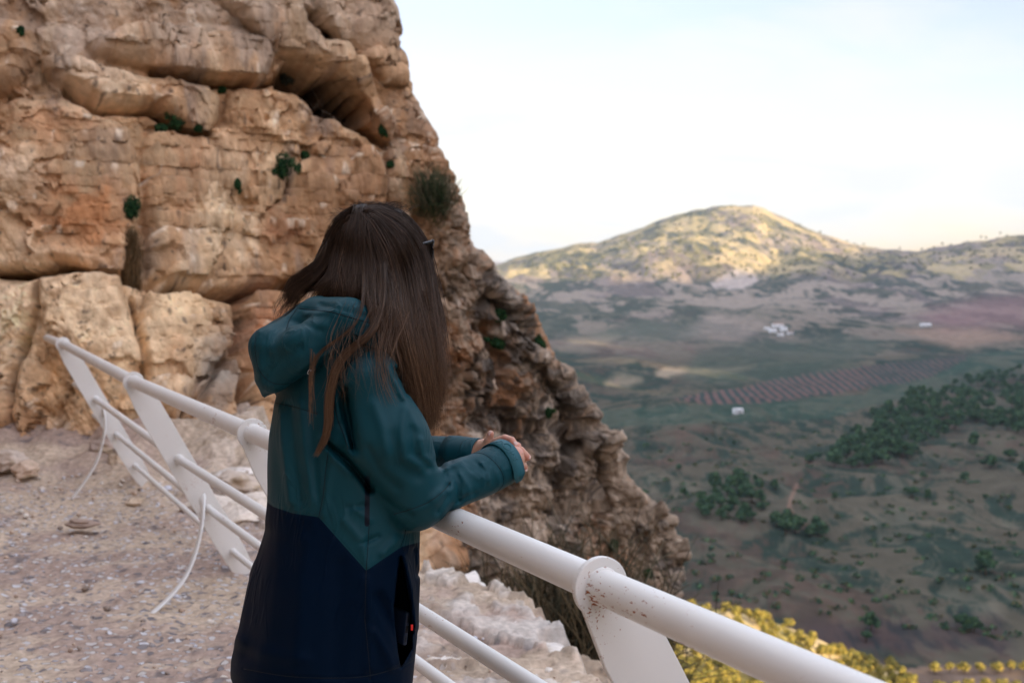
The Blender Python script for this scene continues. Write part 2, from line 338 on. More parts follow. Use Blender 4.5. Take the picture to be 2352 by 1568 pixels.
terrc = (np.hypot(TX - 127, (TY - 352) * 1.6) < 34) & (TX > 108); c = np.where(terrc[..., None], np.array((0.13, 0.095, 0.075)) * (1 + .3 * n3[..., None]), c)  # terrace ground coloured dark to stand for shade below the row trees
hillg = ss(4300, 4700, D_)
c = mixc(c, (0.19, 0.165, 0.085), hillg * ss(0.0, 0.35, fbm(TX / 34, TY / 60, o=4, seed=63, g=.7) + 0.25 * n2) * 0.85)
c = mixc(c, (0.46, 0.36, 0.19), hillg * ss(0.1, 0.5, -fbm(TX / 90, TY / 140, o=4, seed=64)) * 0.6)
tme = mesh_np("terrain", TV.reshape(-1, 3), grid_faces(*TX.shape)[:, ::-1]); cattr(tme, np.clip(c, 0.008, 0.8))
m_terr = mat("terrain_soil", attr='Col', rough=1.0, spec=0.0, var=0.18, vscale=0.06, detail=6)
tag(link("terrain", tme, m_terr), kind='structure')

# unseen range added behind the camera, crest notched to shape valley sun and shade
ux = np.linspace(-1500, 6500, 1100)
HU = [(-1500, 300), (0, 420), (180, 360), (205, 95), (345, 95), (353, 230), (1000, 300), (1072, 305), (1086, 236), (1124, 236), (1138, 305), (1262, 330), (1280, 246), (1338, 246), (1358, 345), (1556, 420), (1570, 333), (1614, 333), (1630, 450), (2000, 530), (2500, 630), (2700, 690), (2860, 690), (2974, 655), (3123, 640), (3379, 672), (3838, 735), (4296, 790), (4859, 857), (5190, 886), (5370, 893), (6500, 900)]
Hc = np.interp(ux, [h[0] for h in HU], [h[1] for h in HU]) + 9 * fbm(ux / 90, ux * 0, o=5, seed=71) * ss(2600, 2800, ux) + 3 * fbm(ux / 30, ux * 0, o=3, seed=72)
cs_ = np.linspace(-1, 1, 15)
RV = []
for k in cs_:
    w = 420 * k; sx = -1500 + w; zz = -170 + (Hc + 170) * (1 - abs(k)) ** 0.9 + 25 * fbm(ux / 120, ux * 0 + k * 4, o=4, seed=73) * (1 - abs(k)) * (abs(k) > 0.01)
    RV.append(np.stack([sx * -0.6 + ux * 0.8, sx * 0.8 + ux * 0.6, zz], -1))
RV = np.stack(RV)
rme = mesh_np("shading_range", RV.reshape(-1, 3), grid_faces(len(cs_), len(ux)))
m_rng = mat("range_scrub", col=(0.13, 0.115, 0.08), rough=1.0, spec=0.0, var=0.4, vscale=0.02)
tag(link("shading_range", rme, m_rng), kind='structure')
# a faint pale range peeping out beyond the left shoulder of the hill
fx_ = np.linspace(-3500, 900, 160); pk = (HY - (598 + 5 * fbm(fx_ / 420, fx_ * 0, o=4, seed=75) + np.abs(fx_ + 50) * 0.004)) / F * 11000
FVr = np.stack([np.stack([fx_, fx_ * 0 + 10000, pk * 0 - 200], -1), np.stack([fx_, fx_ * 0 + 11000, pk], -1), np.stack([fx_, fx_ * 0 + 12500, pk * 0 - 200], -1)])
tag(link("far_range", mesh_np("far_range", FVr.reshape(-1, 3), grid_faces(3, 160)), mat("far_rock", col=(0.33, 0.29, 0.27), rough=1, spec=0, var=.2, vscale=.004)), kind='structure')

# ------------------------------------------------------------------ trees and bushes
def crown_blob(mb, c, r, n, leaf, cols, flat=1.0, seed=0, shell=0.55):
    rg = np.random.default_rng(seed); d = rg.normal(size=(n, 3)); d /= np.linalg.norm(d, axis=1)[:, None]
    rad = (shell + (1 - shell) * rg.random(n) ** 0.6)[:, None]; p = np.asarray(c) + d * rad * np.asarray(r)
    a = rg.normal(size=(n, 3)); a /= np.linalg.norm(a, axis=1)[:, None]; b = np.cross(a, d + 0.3 * rg.normal(size=(n, 3))); b /= np.linalg.norm(b, axis=1)[:, None] + 1e-9
    s = leaf * (0.6 + 0.8 * rg.random(n))[:, None]; q = np.stack([p - a * s, p - b * s * flat, p + a * s, p + b * s * flat], 1)
    col = np.asarray(cols)[rg.integers(0, len(cols), n)] * (0.75 + 0.5 * rg.random(n))[:, None]
    mb.add(q.reshape(-1, 3), np.arange(4 * n).reshape(-1, 4), None, None); mb.c.append(np.repeat(col, 4, 0))
m_leaf = mat("leaves", attr='Col', rough=0.8, spec=0.1)
def tree_mesh(name, h, w, lobes, cols, seed, n=90, leaf=0.35, trunk=(0.10, 0.075, 0.055)):
    rg = np.random.default_rng(seed); mb = MB()
    th = h * 0.45; V, Q, T = tube_mesh([(0, 0, -0.3), (0.04 * w * rg.normal(), 0, th * 0.5), (0.08 * w * rg.normal(), 0.05 * w, th), (0.05 * w, 0, h * 0.8)], [w * 0.06, w * 0.045, w * 0.035, 0.01], 6)
    mb.add(V, Q, T, trunk)
    for k in range(lobes):
        a = rg.random() * 6.283; z = 0.36 + 0.5 * rg.random(); rr = w * 0.5 * (1.05 - z) * (0.3 + 0.9 * rg.random())
        cpos = (math.cos(a) * rr, math.sin(a) * rr, h * z); r = np.array((w * 0.25, w * 0.25, h * 0.16)) * (0.7 + 0.5 * rg.random())
        V, Q, T = tube_mesh([(0, 0, th * 0.7), cpos], [w * 0.02, 0.01], 4); mb.add(V, Q, T, trunk)
        crown_blob(mb, cpos, r, n, leaf, cols, seed=seed * 31 + k, shell=0.35)
    me = mesh_np(name, np.concatenate(mb.V), np.concatenate(mb.Q), np.concatenate(mb.T)); cattr(me, np.concatenate(mb.c)); me.materials.append(m_leaf)
    return me
PG = [(0.040, 0.088, 0.046), (0.028, 0.064, 0.040), (0.065, 0.115, 0.050)]
OG = [(0.34, 0.27, 0.06), (0.26, 0.22, 0.055), (0.42, 0.31, 0.08), (0.13, 0.13, 0.04), (0.18, 0.17, 0.045)]
pines = [tree_mesh("pine_tree", 12.0, 12.5, 11, PG, 100 + k, n=60, leaf=1.0) for k in range(4)]
olives = [tree_mesh("orchard_tree", 3.8, 4.1, 15, OG, 200 + k, n=70, leaf=0.20) for k in range(4)]
def plant(meshes, name, px, py, sc_, label, cat, group, i):
    h = hit(px, py)
    if h is None: return
    o = bpy.data.objects.new(name, meshes[i % len(meshes)]); COL.objects.link(o)
    o.location = (h[0], h[1], h[2]); o.rotation_euler = (0, 0, random.random() * 6.28); o.scale = (sc_ * random.uniform(.85, 1.2), sc_ * random.uniform(.85, 1.2), sc_ * random.uniform(.8, 1.2))
    return tag(o, label, cat, group)
def scatter(poly, n, mind, seed):
    rg = random.Random(seed); pts = []; xs = [p[0] for p in poly]; ys = [p[1] for p in poly]; tries = 0
    while len(pts) < n and tries < 9000:
        tries += 1; a, b = rg.uniform(min(xs), max(xs)), rg.uniform(min(ys), max(ys))
        if not inpoly(np.array(a), np.array(b), poly): continue
        if any((a - q[0]) ** 2 + 3.2 * (b - q[1]) ** 2 < mind ** 2 for q in pts): continue
        pts.append((a, b))
    return sorted(pts, key=lambda p: p[1])
i = 0
for poly, n, md, lab, grp in (
    ([(1900, 1075), (1925, 1035), (2010, 955), (2150, 895), (2352, 845), (2352, 1000), (2230, 975), (2160, 1010), (2060, 1065), (1960, 1085)], 165, 15, 'dark green pine in the wood climbing the right side of the valley', 'pines of the wood on the right'),
    ([(1600, 1165), (1640, 1120), (1700, 1095), (1745, 1115), (1760, 1165), (1745, 1200), (1690, 1205), (1625, 1200)], 30, 16, 'dark green pine in the small grove at mid valley', 'pines of the small grove'),
    ([(1770, 1205), (1800, 1190), (1850, 1200), (1885, 1225), (1880, 1245), (1800, 1235)], 9, 18, 'pine in the short row beside the dirt track', 'pines beside the dirt track')):
    for (a, b) in scatter(poly, n, md, 5 + i):
        plant(pines, "pine_tree", a, b, random.uniform(0.7, 1.15) * (1.0 if b < 1090 else 0.72), lab, 'pine tree', grp, i); i += 1
for (a, b, s_, lab) in [(2265, 1322, .85, 'lone round pine low on the slope at the right'), (2095, 1145, .75, 'lone pine above the eroded gullies at the right'), (2130, 1150, .5, 'small pine just right of the lone gully pine'),
    (2235, 1030, 1.0, 'large pine on the bare slope below the wood'), (2275, 1075, .9, 'pine in the clearing at the far right'), (2320, 1060, .8, 'pine close to the right edge, level with the wood'), (2350, 1090, .8, 'pine cut by the right edge of the view below the wood'),
    (2215, 1110, .6, 'small pine between two larger slope pines'), (1858, 1062, .6, 'small pine left of the wood'), (1878, 1055, .6, 'second small pine touching the left end of the wood'),
    (1780, 1125, .55, 'pine just right of the small grove'), (1735, 1105, .5, 'pine at the upper right of the grove'), (1570, 1140, .45, 'small bush-like pine left of the grove'), (1480, 1140, .5, 'small tree beside the cliff edge'),
    (1918, 1148, .4, 'dark low shrub above the track'), (1655, 1120, .4, 'little pine on top of the grove'), (2000, 1450, .55, 'dark tree at the foot of the red gullies'), (2210, 1450, .6, 'dark tree by the red bank at the lower right'), (2235, 1452, .55, 'dark tree touching the one by the red bank'),
    (1560, 1082, .45, 'small tree below the rows of olives'), (2120, 1100, .4, 'little shrub above the lone pine'), (1990, 1475, .4, 'low dark tree next to the gully tree')]:
    plant(pines, "pine_tree", a, b, s_, lab, 'pine tree', None, i); i += 1
n_or = 0
for (a, b) in scatter([(1500, 1396), (1600, 1393), (1700, 1402), (1800, 1440), (1900, 1480), (2000, 1520), (2075, 1550), (2100, 1600), (1500, 1640), (1480, 1500)], 250, 17.5, 77):
    plant(olives, "orchard_tree", a, b, random.uniform(0.55, 1.3), 'yellow-green tree on the sunlit orchard hill below the railing', 'orchard tree', 'trees on the sunlit orchard hill', i); i += 1; n_or += 1
for k, a in enumerate([2145, 2180, 2213, 2250, 2288, 2325, 2358]):
    for row, b in enumerate((1546, 1600)):
        plant(olives, "orchard_tree", a + row * 14 + random.uniform(-3, 3), b, 0.95, 'tree in the evenly spaced row at the lower right corner', 'orchard tree', 'trees of the evenly spaced row', i); i += 1
# scattered scrub too small to count
mb = MB(); rg = random.Random(3); k = 0
for (a, b) in scatter([(1480, 960), (2352, 1000), (2352, 1480), (1600, 1380), (1480, 1180)], 230, 22, 9):
    h = hit(a, b)
    if h is None: continue
    crown_blob(mb, (h[0], h[1], h[2] + 0.4), (rg.uniform(1.2, 4.5), rg.uniform(1.2, 4.0), 1.2), 26, 0.8, PG + [(0.09, 0.08, 0.04)], seed=900 + k); k += 1
tag(mb.build("scrub", m_leaf), 'low dark scrub dotted over the shaded valley slopes', 'scrub', kind='stuff')
mb = MB(); k = 0
for (a, b) in scatter([(1180, 588), (1400, 552), (1600, 485), (1690, 472), (1800, 500), (1950, 556), (2100, 572), (2300, 536), (2352, 532), (2352, 610), (1900, 640), (1450, 640), (1250, 640)], 430, 8, 19):
    h = hit(a, b)
    if h is None: continue
    crown_blob(mb, (h[0], h[1], h[2] + 3), (rg.uniform(4, 9), rg.uniform(4, 9), 5.0), 9, 3.6, [(0.13, 0.12, 0.05), (0.09, 0.095, 0.045)], seed=1900 + k); k += 1
tag(mb.build("hill_scrub", m_leaf), 'olive green scrub speckling the flanks of the distant hill', 'scrub', kind='stuff')

# ------------------------------------------------------------------ white farm houses far away
m_white = mat("limewash", col=(0.72, 0.73, 0.75), rough=.9, spec=.1, var=.06, vscale=.5); m_roof = mat("roof_tiles", col=(0.40, 0.26, 0.20), rough=.9, spec=.1, var=.15, vscale=.5); m_win = mat("window_glass", col=(0.04, 0.05, 0.06), rough=.3)
def house(px, py, w, d, h, yaw, label, cat='farmhouse', group=None, tiled=True):
    q = hit(px, py)
    if q is None: return
    root = empty("farmhouse", q); tag(root, label, cat, group); ca, sa = math.cos(yaw), math.sin(yaw); R = np.array([[ca, -sa, 0], [sa, ca, 0], [0, 0, 1]])
    o = np.array(q)
    mb = MB(); mb.box(o + R @ np.array((0, 0, h / 2 - 1)), (w / 2, d / 2, h / 2 + 1), R); mb.build("wall", m_white, root, False)
    V = np.array([(-w / 2 - .3, -d / 2 - .4, h), (w / 2 + .3, -d / 2 - .4, h), (w / 2 + .3, d / 2 + .4, h), (-w / 2 - .3, d / 2 + .4, h), (-w / 2 - .3, 0, h + d * .22), (w / 2 + .3, 0, h + d * .22)]) @ R.T + o
    mb = MB(); mb.add(V, [(0, 1, 5, 4), (2, 3, 4, 5), (0, 3, 2, 1)], [(0, 4, 3), (1, 2, 5)]); mb.build("roof", m_roof if tiled else m_white, root, False)
    for k in range(3):
        mb = MB(); mb.box(o + R @ np.array((-w * .3 + k * w * .3, -d / 2 - .03, h * .55)), (.6, .06, .7), R); mb.build("window", m_win, root, False)
    mb = MB(); mb.box(o + R @ np.array((w * .12, -d / 2 - .03, 1.1)), (.6, .07, 1.1), R); mb.build("door", m_win, root, False)
for a in [(1786, 752, 24, 11, 7, .1, 'tallest white house at the back of the far farm cluster', True), (1762, 758, 13, 9, 4.5, -.2, 'small white house at the left end of the far farm cluster', False), (1775, 764, 16, 9, 6, .2, 'white house in the middle front of the farm cluster', False),
          (1800, 762, 15, 10, 7, .0, 'white two storey house right of centre in the cluster', False), (1815, 768, 12, 8, 4.5, .3, 'low white outbuilding at the right end of the cluster', True), (1793, 772, 13, 8, 4, -.1, 'lowest white shed at the front of the cluster', False)]:
    house(*a[:7], tiled=a[7])
house(2126, 750, 24, 10, 5, .1, 'lone white house below the reddish field', tiled=False)
house(1695, 951, 9, 6, 3.6, .1, 'small white hut in the middle of the valley', tiled=False)

# ================================================================== THE CLIFF
SIL = [(-400, 770, 12.2), (-100, 850, 12.4), (0, 872, 12.6), (60, 905, 12.6), (130, 932, 12.7), (200, 958, 12.7), (330, 992, 12.8), (430, 1048, 12.8), (490, 1084, 12.9), (560, 1102, 13), (600, 1138, 13.1), (680, 1208, 13.3), (750, 1268, 13.5),
       (830, 1290, 13.7), (920, 1348, 13.9), (990, 1388, 14.0), (1070, 1458, 14.2), (1130, 1482, 14.3), (1210, 1556, 14.5), (1290, 1584, 14.6), (1370, 1552, 14.5), (1450, 1500, 14.3), (1568, 1440, 14), (1900, 1420, 14)]
sz = np.array([CAMZ + (HY - a) / F * d for a, b, d in SIL])[::-1]; sx_ = np.array([(b - CX) / F * d for a, b, d in SIL])[::-1]; sd_ = np.array([d for a, b, d in SIL])[::-1]
NS, NZ = 1150, 900
s_par = np.concatenate([np.linspace(-9.0, -6.6, 40)[:-1], np.linspace(-6.6, 0.9, NS - 80)[:-1], np.linspace(0.9, 7, 42)])
z_par = np.concatenate([np.linspace(-9, -3.2, 60)[:-1], np.linspace(-3.2, 4.35, NZ - 100)[:-1], np.linspace(4.35, 8.5, 42)])
SP, ZP = np.meshgrid(s_par, z_par)
Xs = np.interp(ZP, sz, sx_); Ys = np.interp(ZP, sz, sd_)
wob = 0.16 * fbm(ZP * 1.3, SP * 0 + 2.2, o=5, seed=80, g=.6)
Xs = Xs + wob * .8 - .06 + .05 * ss(0, -2, ZP)
R_ = 0.55; q = math.pi / 2 * R_
fdir = np.array((-0.86, -0.51))                       # along the face, away from its right-hand edge (towards the camera)
bdir = np.array((-0.30, 0.954))
# front part follows s<0; corner arc for 0..q ; then back
t = np.clip(SP / q, 0, 1) * math.pi / 2
cX = Xs - R_ * 0.9; cY = Ys
fx = np.where(SP < 0, SP, 0); bx = np.where(SP > q, SP - q, 0)
X0 = cX + R_ * 0.9 * np.sin(t); Y0 = cY + R_ * (1 - np.cos(t)) 
# face: recedes to the right; the left part is nearly square to the view
slope = 0.18 + 0.42 * ss(-4.2, -1.0, SP) 
adv = np.where(SP < 0, -SP, 0)
yface = np.interp(adv, [0, 1.0, 2.0, 3.2, 4.5, 6.0, 9.0], [0, -0.55, -1.15, -1.9, -2.45, -2.75, -3.2])
X1 = X0 - adv; Y1 = Y0 + yface + 0.10 * (ZP - 0.6) * ss(-0.2, -3, SP)
X1 = X1 + bdir[0] * bx; Y1 = Y1 + bdir[1] * bx
# square off the left block so that it meets the ground at about 10.6 m
tgt = 10.75 + 0.13 * np.maximum(ZP, 0); blend = ss(-1.6, -3.4, SP)
Y1 = Y1 * (1 - blend) + (tgt - 0.10 * (X1 + 3) * 0.3) * blend
BV = np.stack([X1, Y1, ZP], -1)
du = np.gradient(BV, axis=1); dv = np.gradient(BV, axis=0); NN = np.cross(du, dv); NN /= np.linalg.norm(NN, axis=-1)[..., None] + 1e-9
NN = np.where((NN[..., 1:2] > 0) & (SP[..., None] < 0.3), -NN, NN)
if NN[NZ // 2, NS // 3, 1] > 0: NN = -NN
U, V_ = proj(BV)
wx = 9 * fbm(X1 * 1.6, ZP * 1.6, o=4, seed=81); wy = 9 * fbm(X1 * 1.6 + 20, ZP * 1.6, o=4, seed=82)
Uw = U + wx; Vw = V_ + wy
spur = ss(930, 1060, U + 0.0 * V_)                    # rough right-hand spur
disp = np.zeros_like(U)
def bulge(pts, h, w=45, p=0.5):
    global disp
    ins_ = inpoly(Uw, Vw, pts); d = polydist(Uw, Vw, pts, True)
    disp = disp + np.where(ins_, h * .72 * np.clip(d / (w * .62), 0, 1) ** .45, 0)
front = SP < 0.2
bulge([(-60, 40), (60, 70), (98, 100), (95, 150), (60, 188), (20, 220), (-60, 260)], .38, 40)
bulge([(95, 152), (190, 158), (300, 188), (380, 196), (470, 203), (503, 228), (500, 275), (460, 318), (425, 320), (345, 264), (220, 270), (150, 215), (100, 180)], .34, 32)
bulge([(190, 118), (215, 100), (330, 72), (450, 50), (560, 68), (620, 115), (628, 160), (600, 195), (500, 197), (420, 186), (330, 160), (215, 140)], .36, 34)
bulge([(-60, 262), (40, 233), (130, 233), (210, 262), (292, 318), (315, 400), (318, 500), (300, 590), (270, 640), (200, 624), (130, 610), (60, 634), (-60, 640)], .26, 40)
bulge([(318, 345), (350, 300), (440, 322), (510, 280), (522, 215), (560, 198), (640, 213), (720, 258), (800, 298), (862, 335), (885, 400), (880, 520), (850, 655), (650, 652), (520, 668), (400, 664), (335, 645), (328, 450)], .24, 42)
bulge([(615, 130), (560, 66), (480, -20), (690, -30), (700, 60), (790, 110), (868, 200), (905, 300), (890, 345), (862, 310), (850, 232), (800, 188), (715, 150), (640, 135)], .34, 30)
bulge([(-60, 645), (84, 652), (88, 720), (60, 790), (45, 880), (30, 1030), (-60, 1040)], .20, 26)
bulge([(98, 642), (200, 632), (272, 650), (300, 738), (325, 830), (298, 890), (240, 1020), (60, 1040), (40, 960), (58, 860), (72, 790), (102, 715)], .24, 30)
bulge([(332, 680), (420, 672), (530, 686), (542, 760), (520, 800), (440, 880), (408, 980), (380, 940), (335, 890), (312, 760)], .22, 26)
bulge([(430, 900), (520, 812), (540, 860), (545, 950), (548, 1100), (400, 1110), (408, 1010)], .18, 24)
bulge([(556, 665), (700, 655), (760, 760), (740, 1100), (570, 1120), (556, 960), (568, 900), (556, 800)], .20, 26)
bulge([(708, -40), (860, -40), (905, 60), (930, 200), (880, 190), (800, 120), (760, 90), (730, 50)], .22, 22)
bulge([(885, 345), (960, 330), (1000, 400), (1050, 470), (960, 480), (900, 560), (880, 420)], .14, 30)
def facets(a, b, sc, amp, tilt, seed):
    x = a / sc; y = b / sc; xi = np.floor(x); yi = np.floor(y); best = np.full(x.shape, 1e9); val = np.zeros(x.shape)
    z0 = np.zeros(x.shape, np.int64)
    for i in (-1, 0, 1):
        for j in (-1, 0, 1):
            cx_i, cy_i = (xi + i).astype(np.int64), (yi + j).astype(np.int64)
            px_, py_ = xi + i + _hash(cx_i, cy_i, z0, seed), yi + j + _hash(cx_i, cy_i, z0 + 1, seed); d = (x - px_) ** 2 + (y - py_) ** 2
            h = (_hash(cx_i, cy_i, z0 + 2, seed) - .5) * amp + ((_hash(cx_i, cy_i, z0 + 3, seed) - .5) * (x - px_) + (_hash(cx_i, cy_i, z0 + 4, seed) - .5) * (y - py_)) * tilt
            val = np.where(d < best, h, val); best = np.minimum(best, d)
    return val
def crack(pts, w, dp, side=0):
    global disp
    n = fbm(U / 40, V_ / 40, o=3, seed=90) * 0.5 + 1
    d = polydist(U + wx * .9, V_ + wy * .9, pts); disp = disp - dp * np.exp(-(d / (w * n)) ** 2)
crack([(-40, 640), (60, 636), (120, 625), (150, 618), (200, 626), (270, 644), (330, 658), (400, 668), (470, 660), (520, 672), (600, 657), (680, 655), (780, 652)], 6, .55)
crack([(135, 615), (190, 626), (250, 640)], 11, .35); crack([(390, 668), (440, 672)], 10, .3); crack([(520, 668), (560, 664)], 10, .3)
crack([(545, 690), (551, 760), (540, 820), (552, 880), (546, 950)], 11, .7); crack([(540, 830), (555, 900), (560, 930)], 9, .4)
crack([(92, 645), (96, 715)], 4, .2); crack([(62, 790), (48, 850), (45, 900)], 7, .18); crack([(300, 690), (325, 800), (335, 880)], 6, .14)
crack([(150, 208), (215, 264), (340, 262), (420, 318), (455, 322)], 6, .35); crack([(345, 168), (430, 190), (600, 197), (625, 190)], 6, .4)
crack([(845, 300), (885, 332)], 6, .4); crack([(780, 285), (850, 305)], 7, .35); crack([(0, 1010), (30, 1040)], 22, .5); crack([(255, 1000), (275, 1030)], 12, .4)
crack([(440, 930), (500, 830), (535, 770)], 7, .14); crack([(600, 480), (640, 450), (650, 420)], 4, .08); crack([(730, 262), (700, 310), (690, 370)], 18, .16)
crack([(700, 20), (745, 70), (765, 100)], 8, .4); crack([(765, 95), (800, 130), (850, 175)], 5, .22); crack([(1330, 1000), (1290, 1100), (1300, 1180)], 22, .3)
crack([(1120, 760), (1150, 860), (1160, 940), (1210, 1010)], 20, .28); crack([(1260, 1180), (1250, 1300), (1240, 1400)], 20, .35); crack([(1120, 700), (1230, 760), (1290, 800)], 18, .3)
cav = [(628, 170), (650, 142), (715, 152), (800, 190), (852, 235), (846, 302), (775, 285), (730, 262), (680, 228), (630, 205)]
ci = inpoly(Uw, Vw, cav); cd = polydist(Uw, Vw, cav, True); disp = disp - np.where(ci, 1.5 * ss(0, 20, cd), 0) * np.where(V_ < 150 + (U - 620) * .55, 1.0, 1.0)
cav2 = [(690, 300), (740, 280), (800, 300), (850, 330), (860, 400), (780, 420), (720, 370)]
# fractal relief: bedding + pits, rougher on the spur
amp = 0.75 + 0.9 * spur; k0 = fbm(X1 * 2 + 7, ZP * 2, o=4, seed=150)
r1 = ridged(X1 * 1.0 + Y1 * .6 + .5 * ZP, ZP * .55 + .35 * fbm(X1 * 1.3, ZP * 1.3, o=3, seed=100), o=5, seed=101, g=.58) - .6; r2 = fbm(X1 * 3.0, ZP * 3.0, Y1 * 1.5, o=6, seed=103, g=.62); r3 = ridged(X1 * 6.3 + Y1 * 3 + .4 * r2, ZP * 3.6 + .5 * r2, o=4, seed=105) - .6
r4 = ridged(X1 * 1.9 + Y1 * 1.1 - ZP * .5 + .5 * fbm(X1, ZP, o=3, seed=108), ZP * .95 + X1 * .9, o=6, seed=107, g=.62) - .6
disp = disp + amp * (0.15 * r1 + 0.065 * r2 + 0.015 * r3 + facets(X1 * 1.1 + .35 * r2 + .3 * ZP, ZP + .3 * k0, .95, .13, .30, 151) * .8 + facets(X1 + .25 * r2, ZP + .35 * k0, .34, .045, .11, 152)) + spur * (facets(X1 + .35 * ZP + .2 * r2, (ZP - .5 * X1) * .55 + .3 * k0, .95, .15, .26, 153) + .05 * fbm(X1 * 5, ZP * 5, Y1 * 3, o=4, seed=154, g=.65)) + spur * (0.18 * r4 + 0.10 * fbm(X1 * 1.3, ZP * 1.3, o=3, seed=109) + 0.07 * r3)
disp = disp * (1 - 0.95 * ss(0.3, 1.0, SP))
CV = BV + NN * disp[..., None]
cme = mesh_np("cliff", CV.reshape(-1, 3), grid_faces(*U.shape))
# rock colours: cream limestone, orange iron stain, grey weathering, black lichen dots
C = np.broadcast_to(np.array((0.54, 0.345, 0.20)), U.shape + (3,)).copy()
k1 = fbm(X1 * 1.1, ZP * 0.7, o=5, seed=111); k2 = fbm(X1 * 2.4 + 4, ZP * 1.3, o=6, seed=113, g=.6); k3 = fbm(X1 * 7, ZP * 7, Y1 * 4, o=5, seed=115, g=.6); k4 = fbm(X1 * 5, ZP * 1.6, o=5, seed=117)
C = mixc(C, (0.76, 0.60, 0.42), ss(0.0, .7, k2 + .3 * k3) * .8)
C = mixc(C, (0.45, 0.25, 0.13), ss(0.12, .7, k1 + .35 * k3) * .6)
C = mixc(C, (0.30, 0.25, 0.215), ss(.1, .65, k4 + .4 * k3) * .65); k5 = fbm(X1 * 4.2, ZP * .8, o=5, seed=118, g=.6); C = mixc(C, (0.72, 0.55, 0.36), ss(.15, .6, k5) * .5); C = mixc(C, (0.33, 0.20, 0.12), ss(.15, .6, -k5) * .45)
def stain(x, y, rx, ry, col, k):
    global C
    C = mixc(C, col, np.clip(np.exp(-(((U - x) / rx) ** 2 + ((V_ - y) / ry) ** 2)) * (1.1 + 1.0 * k3 + .6 * k2), 0, 1) * k)
stain(190, 500, 90, 90, (0.45, 0.215, 0.10), .95); stain(110, 300, 110, 50, (0.52, 0.30, 0.17), .8); stain(430, 400, 90, 100, (0.47, 0.26, 0.145), .85); stain(640, 520, 50, 60, (0.40, 0.21, 0.12), .9)
stain(600, 760, 60, 90, (0.46, 0.23, 0.125), .9); stain(800, 450, 80, 110, (0.40, 0.25, 0.155), .7); stain(230, 360, 60, 50, (0.27, 0.19, 0.13), .7); stain(880, 150, 70, 150, (0.46, 0.29, 0.17), .8)
stain(40, 760, 60, 140, (0.84, 0.68, 0.49), .9); stain(190, 740, 110, 80, (0.84, 0.67, 0.46), .9); stain(490, 490, 60, 130, (0.84, 0.68, 0.47), .75); stain(60, 420, 60, 60, (0.76, 0.64, 0.50), .6); stain(200, 900, 120, 90, (0.78, 0.56, 0.34), .7)
stain(420, 720, 70, 50, (0.85, 0.64, 0.40), .7); stain(490, 850, 45, 80, (0.30, 0.27, 0.235), .9); stain(330, 590, 25, 60, (0.25, 0.215, 0.19), .6); stain(480, 1000, 60, 60, (0.40, 0.33, 0.26), .6)
up = ss(330, 120, V_ + 0.15 * U); C = mixc(C, (0.50, 0.41, 0.335), up * .72 * ss(-.6, .5, k2 + .3))
C = mixc(C, (0.66, 0.57, 0.48), up * ss(.1, .6, k1) * .6)
sp = spur[..., None]; rough_c = mixc(mixc(np.broadcast_to(np.array((0.35, 0.285, 0.225)), U.shape + (3,)), (0.37, 0.205, 0.115), ss(.0, .5, k1 + .4 * k3)), (0.11, 0.10, 0.092), ss(-0.15, .35, r4 * -2.2 + .7 * k3 + .5 * k2))
rough_c = mixc(rough_c, (0.55, 0.475, 0.40), ss(.25, .6, k3 + .4 * r4) * .7)
C = C * (1 - sp * .95) + rough_c * sp * .95
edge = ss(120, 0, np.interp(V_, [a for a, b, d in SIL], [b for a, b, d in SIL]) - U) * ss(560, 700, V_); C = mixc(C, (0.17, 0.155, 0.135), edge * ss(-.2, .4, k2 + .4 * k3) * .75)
C = np.where(ci[..., None], mixc(C, (0.15, 0.11, 0.08), .8 * ss(0, 12, cd)), C)  # overhang hollow also darkened in the rock colour to deepen its shade
dots = vnoise(X1 * 26, ZP * 26, Y1 * 13, seed=121) + .35 * vnoise(X1 * 60, ZP * 60, seed=122); C = mixc(C, (0.13, 0.10, 0.08), ss(1.02, 1.16, dots + .10 * k2) * .75)
C = mixc(C, (0.88, 0.78, 0.64), ss(1.03, 1.15, vnoise(X1 * 9 + 3, ZP * 11, seed=123) + .3 * vnoise(X1 * 31, ZP * 31, seed=124) + .06 * k1) * .6 * (1 - spur))
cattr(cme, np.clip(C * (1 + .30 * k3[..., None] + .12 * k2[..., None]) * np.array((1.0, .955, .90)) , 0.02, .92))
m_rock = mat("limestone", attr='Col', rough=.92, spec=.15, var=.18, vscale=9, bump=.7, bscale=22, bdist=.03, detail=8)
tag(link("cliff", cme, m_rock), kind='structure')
cl_u, cl_v = proj(CV); vis = (SP < .6)
def on_cliff(px, py):
    d = (cl_u - px) ** 2 + (cl_v - py) ** 2 + np.where(vis, 0, 1e9); near = np.argsort(d, axis=None)[:12]; k = near[np.argmin(CV[..., 1].reshape(-1)[near])]
    return CV.reshape(-1, 3)[k], NN.reshape(-1, 3)[k]

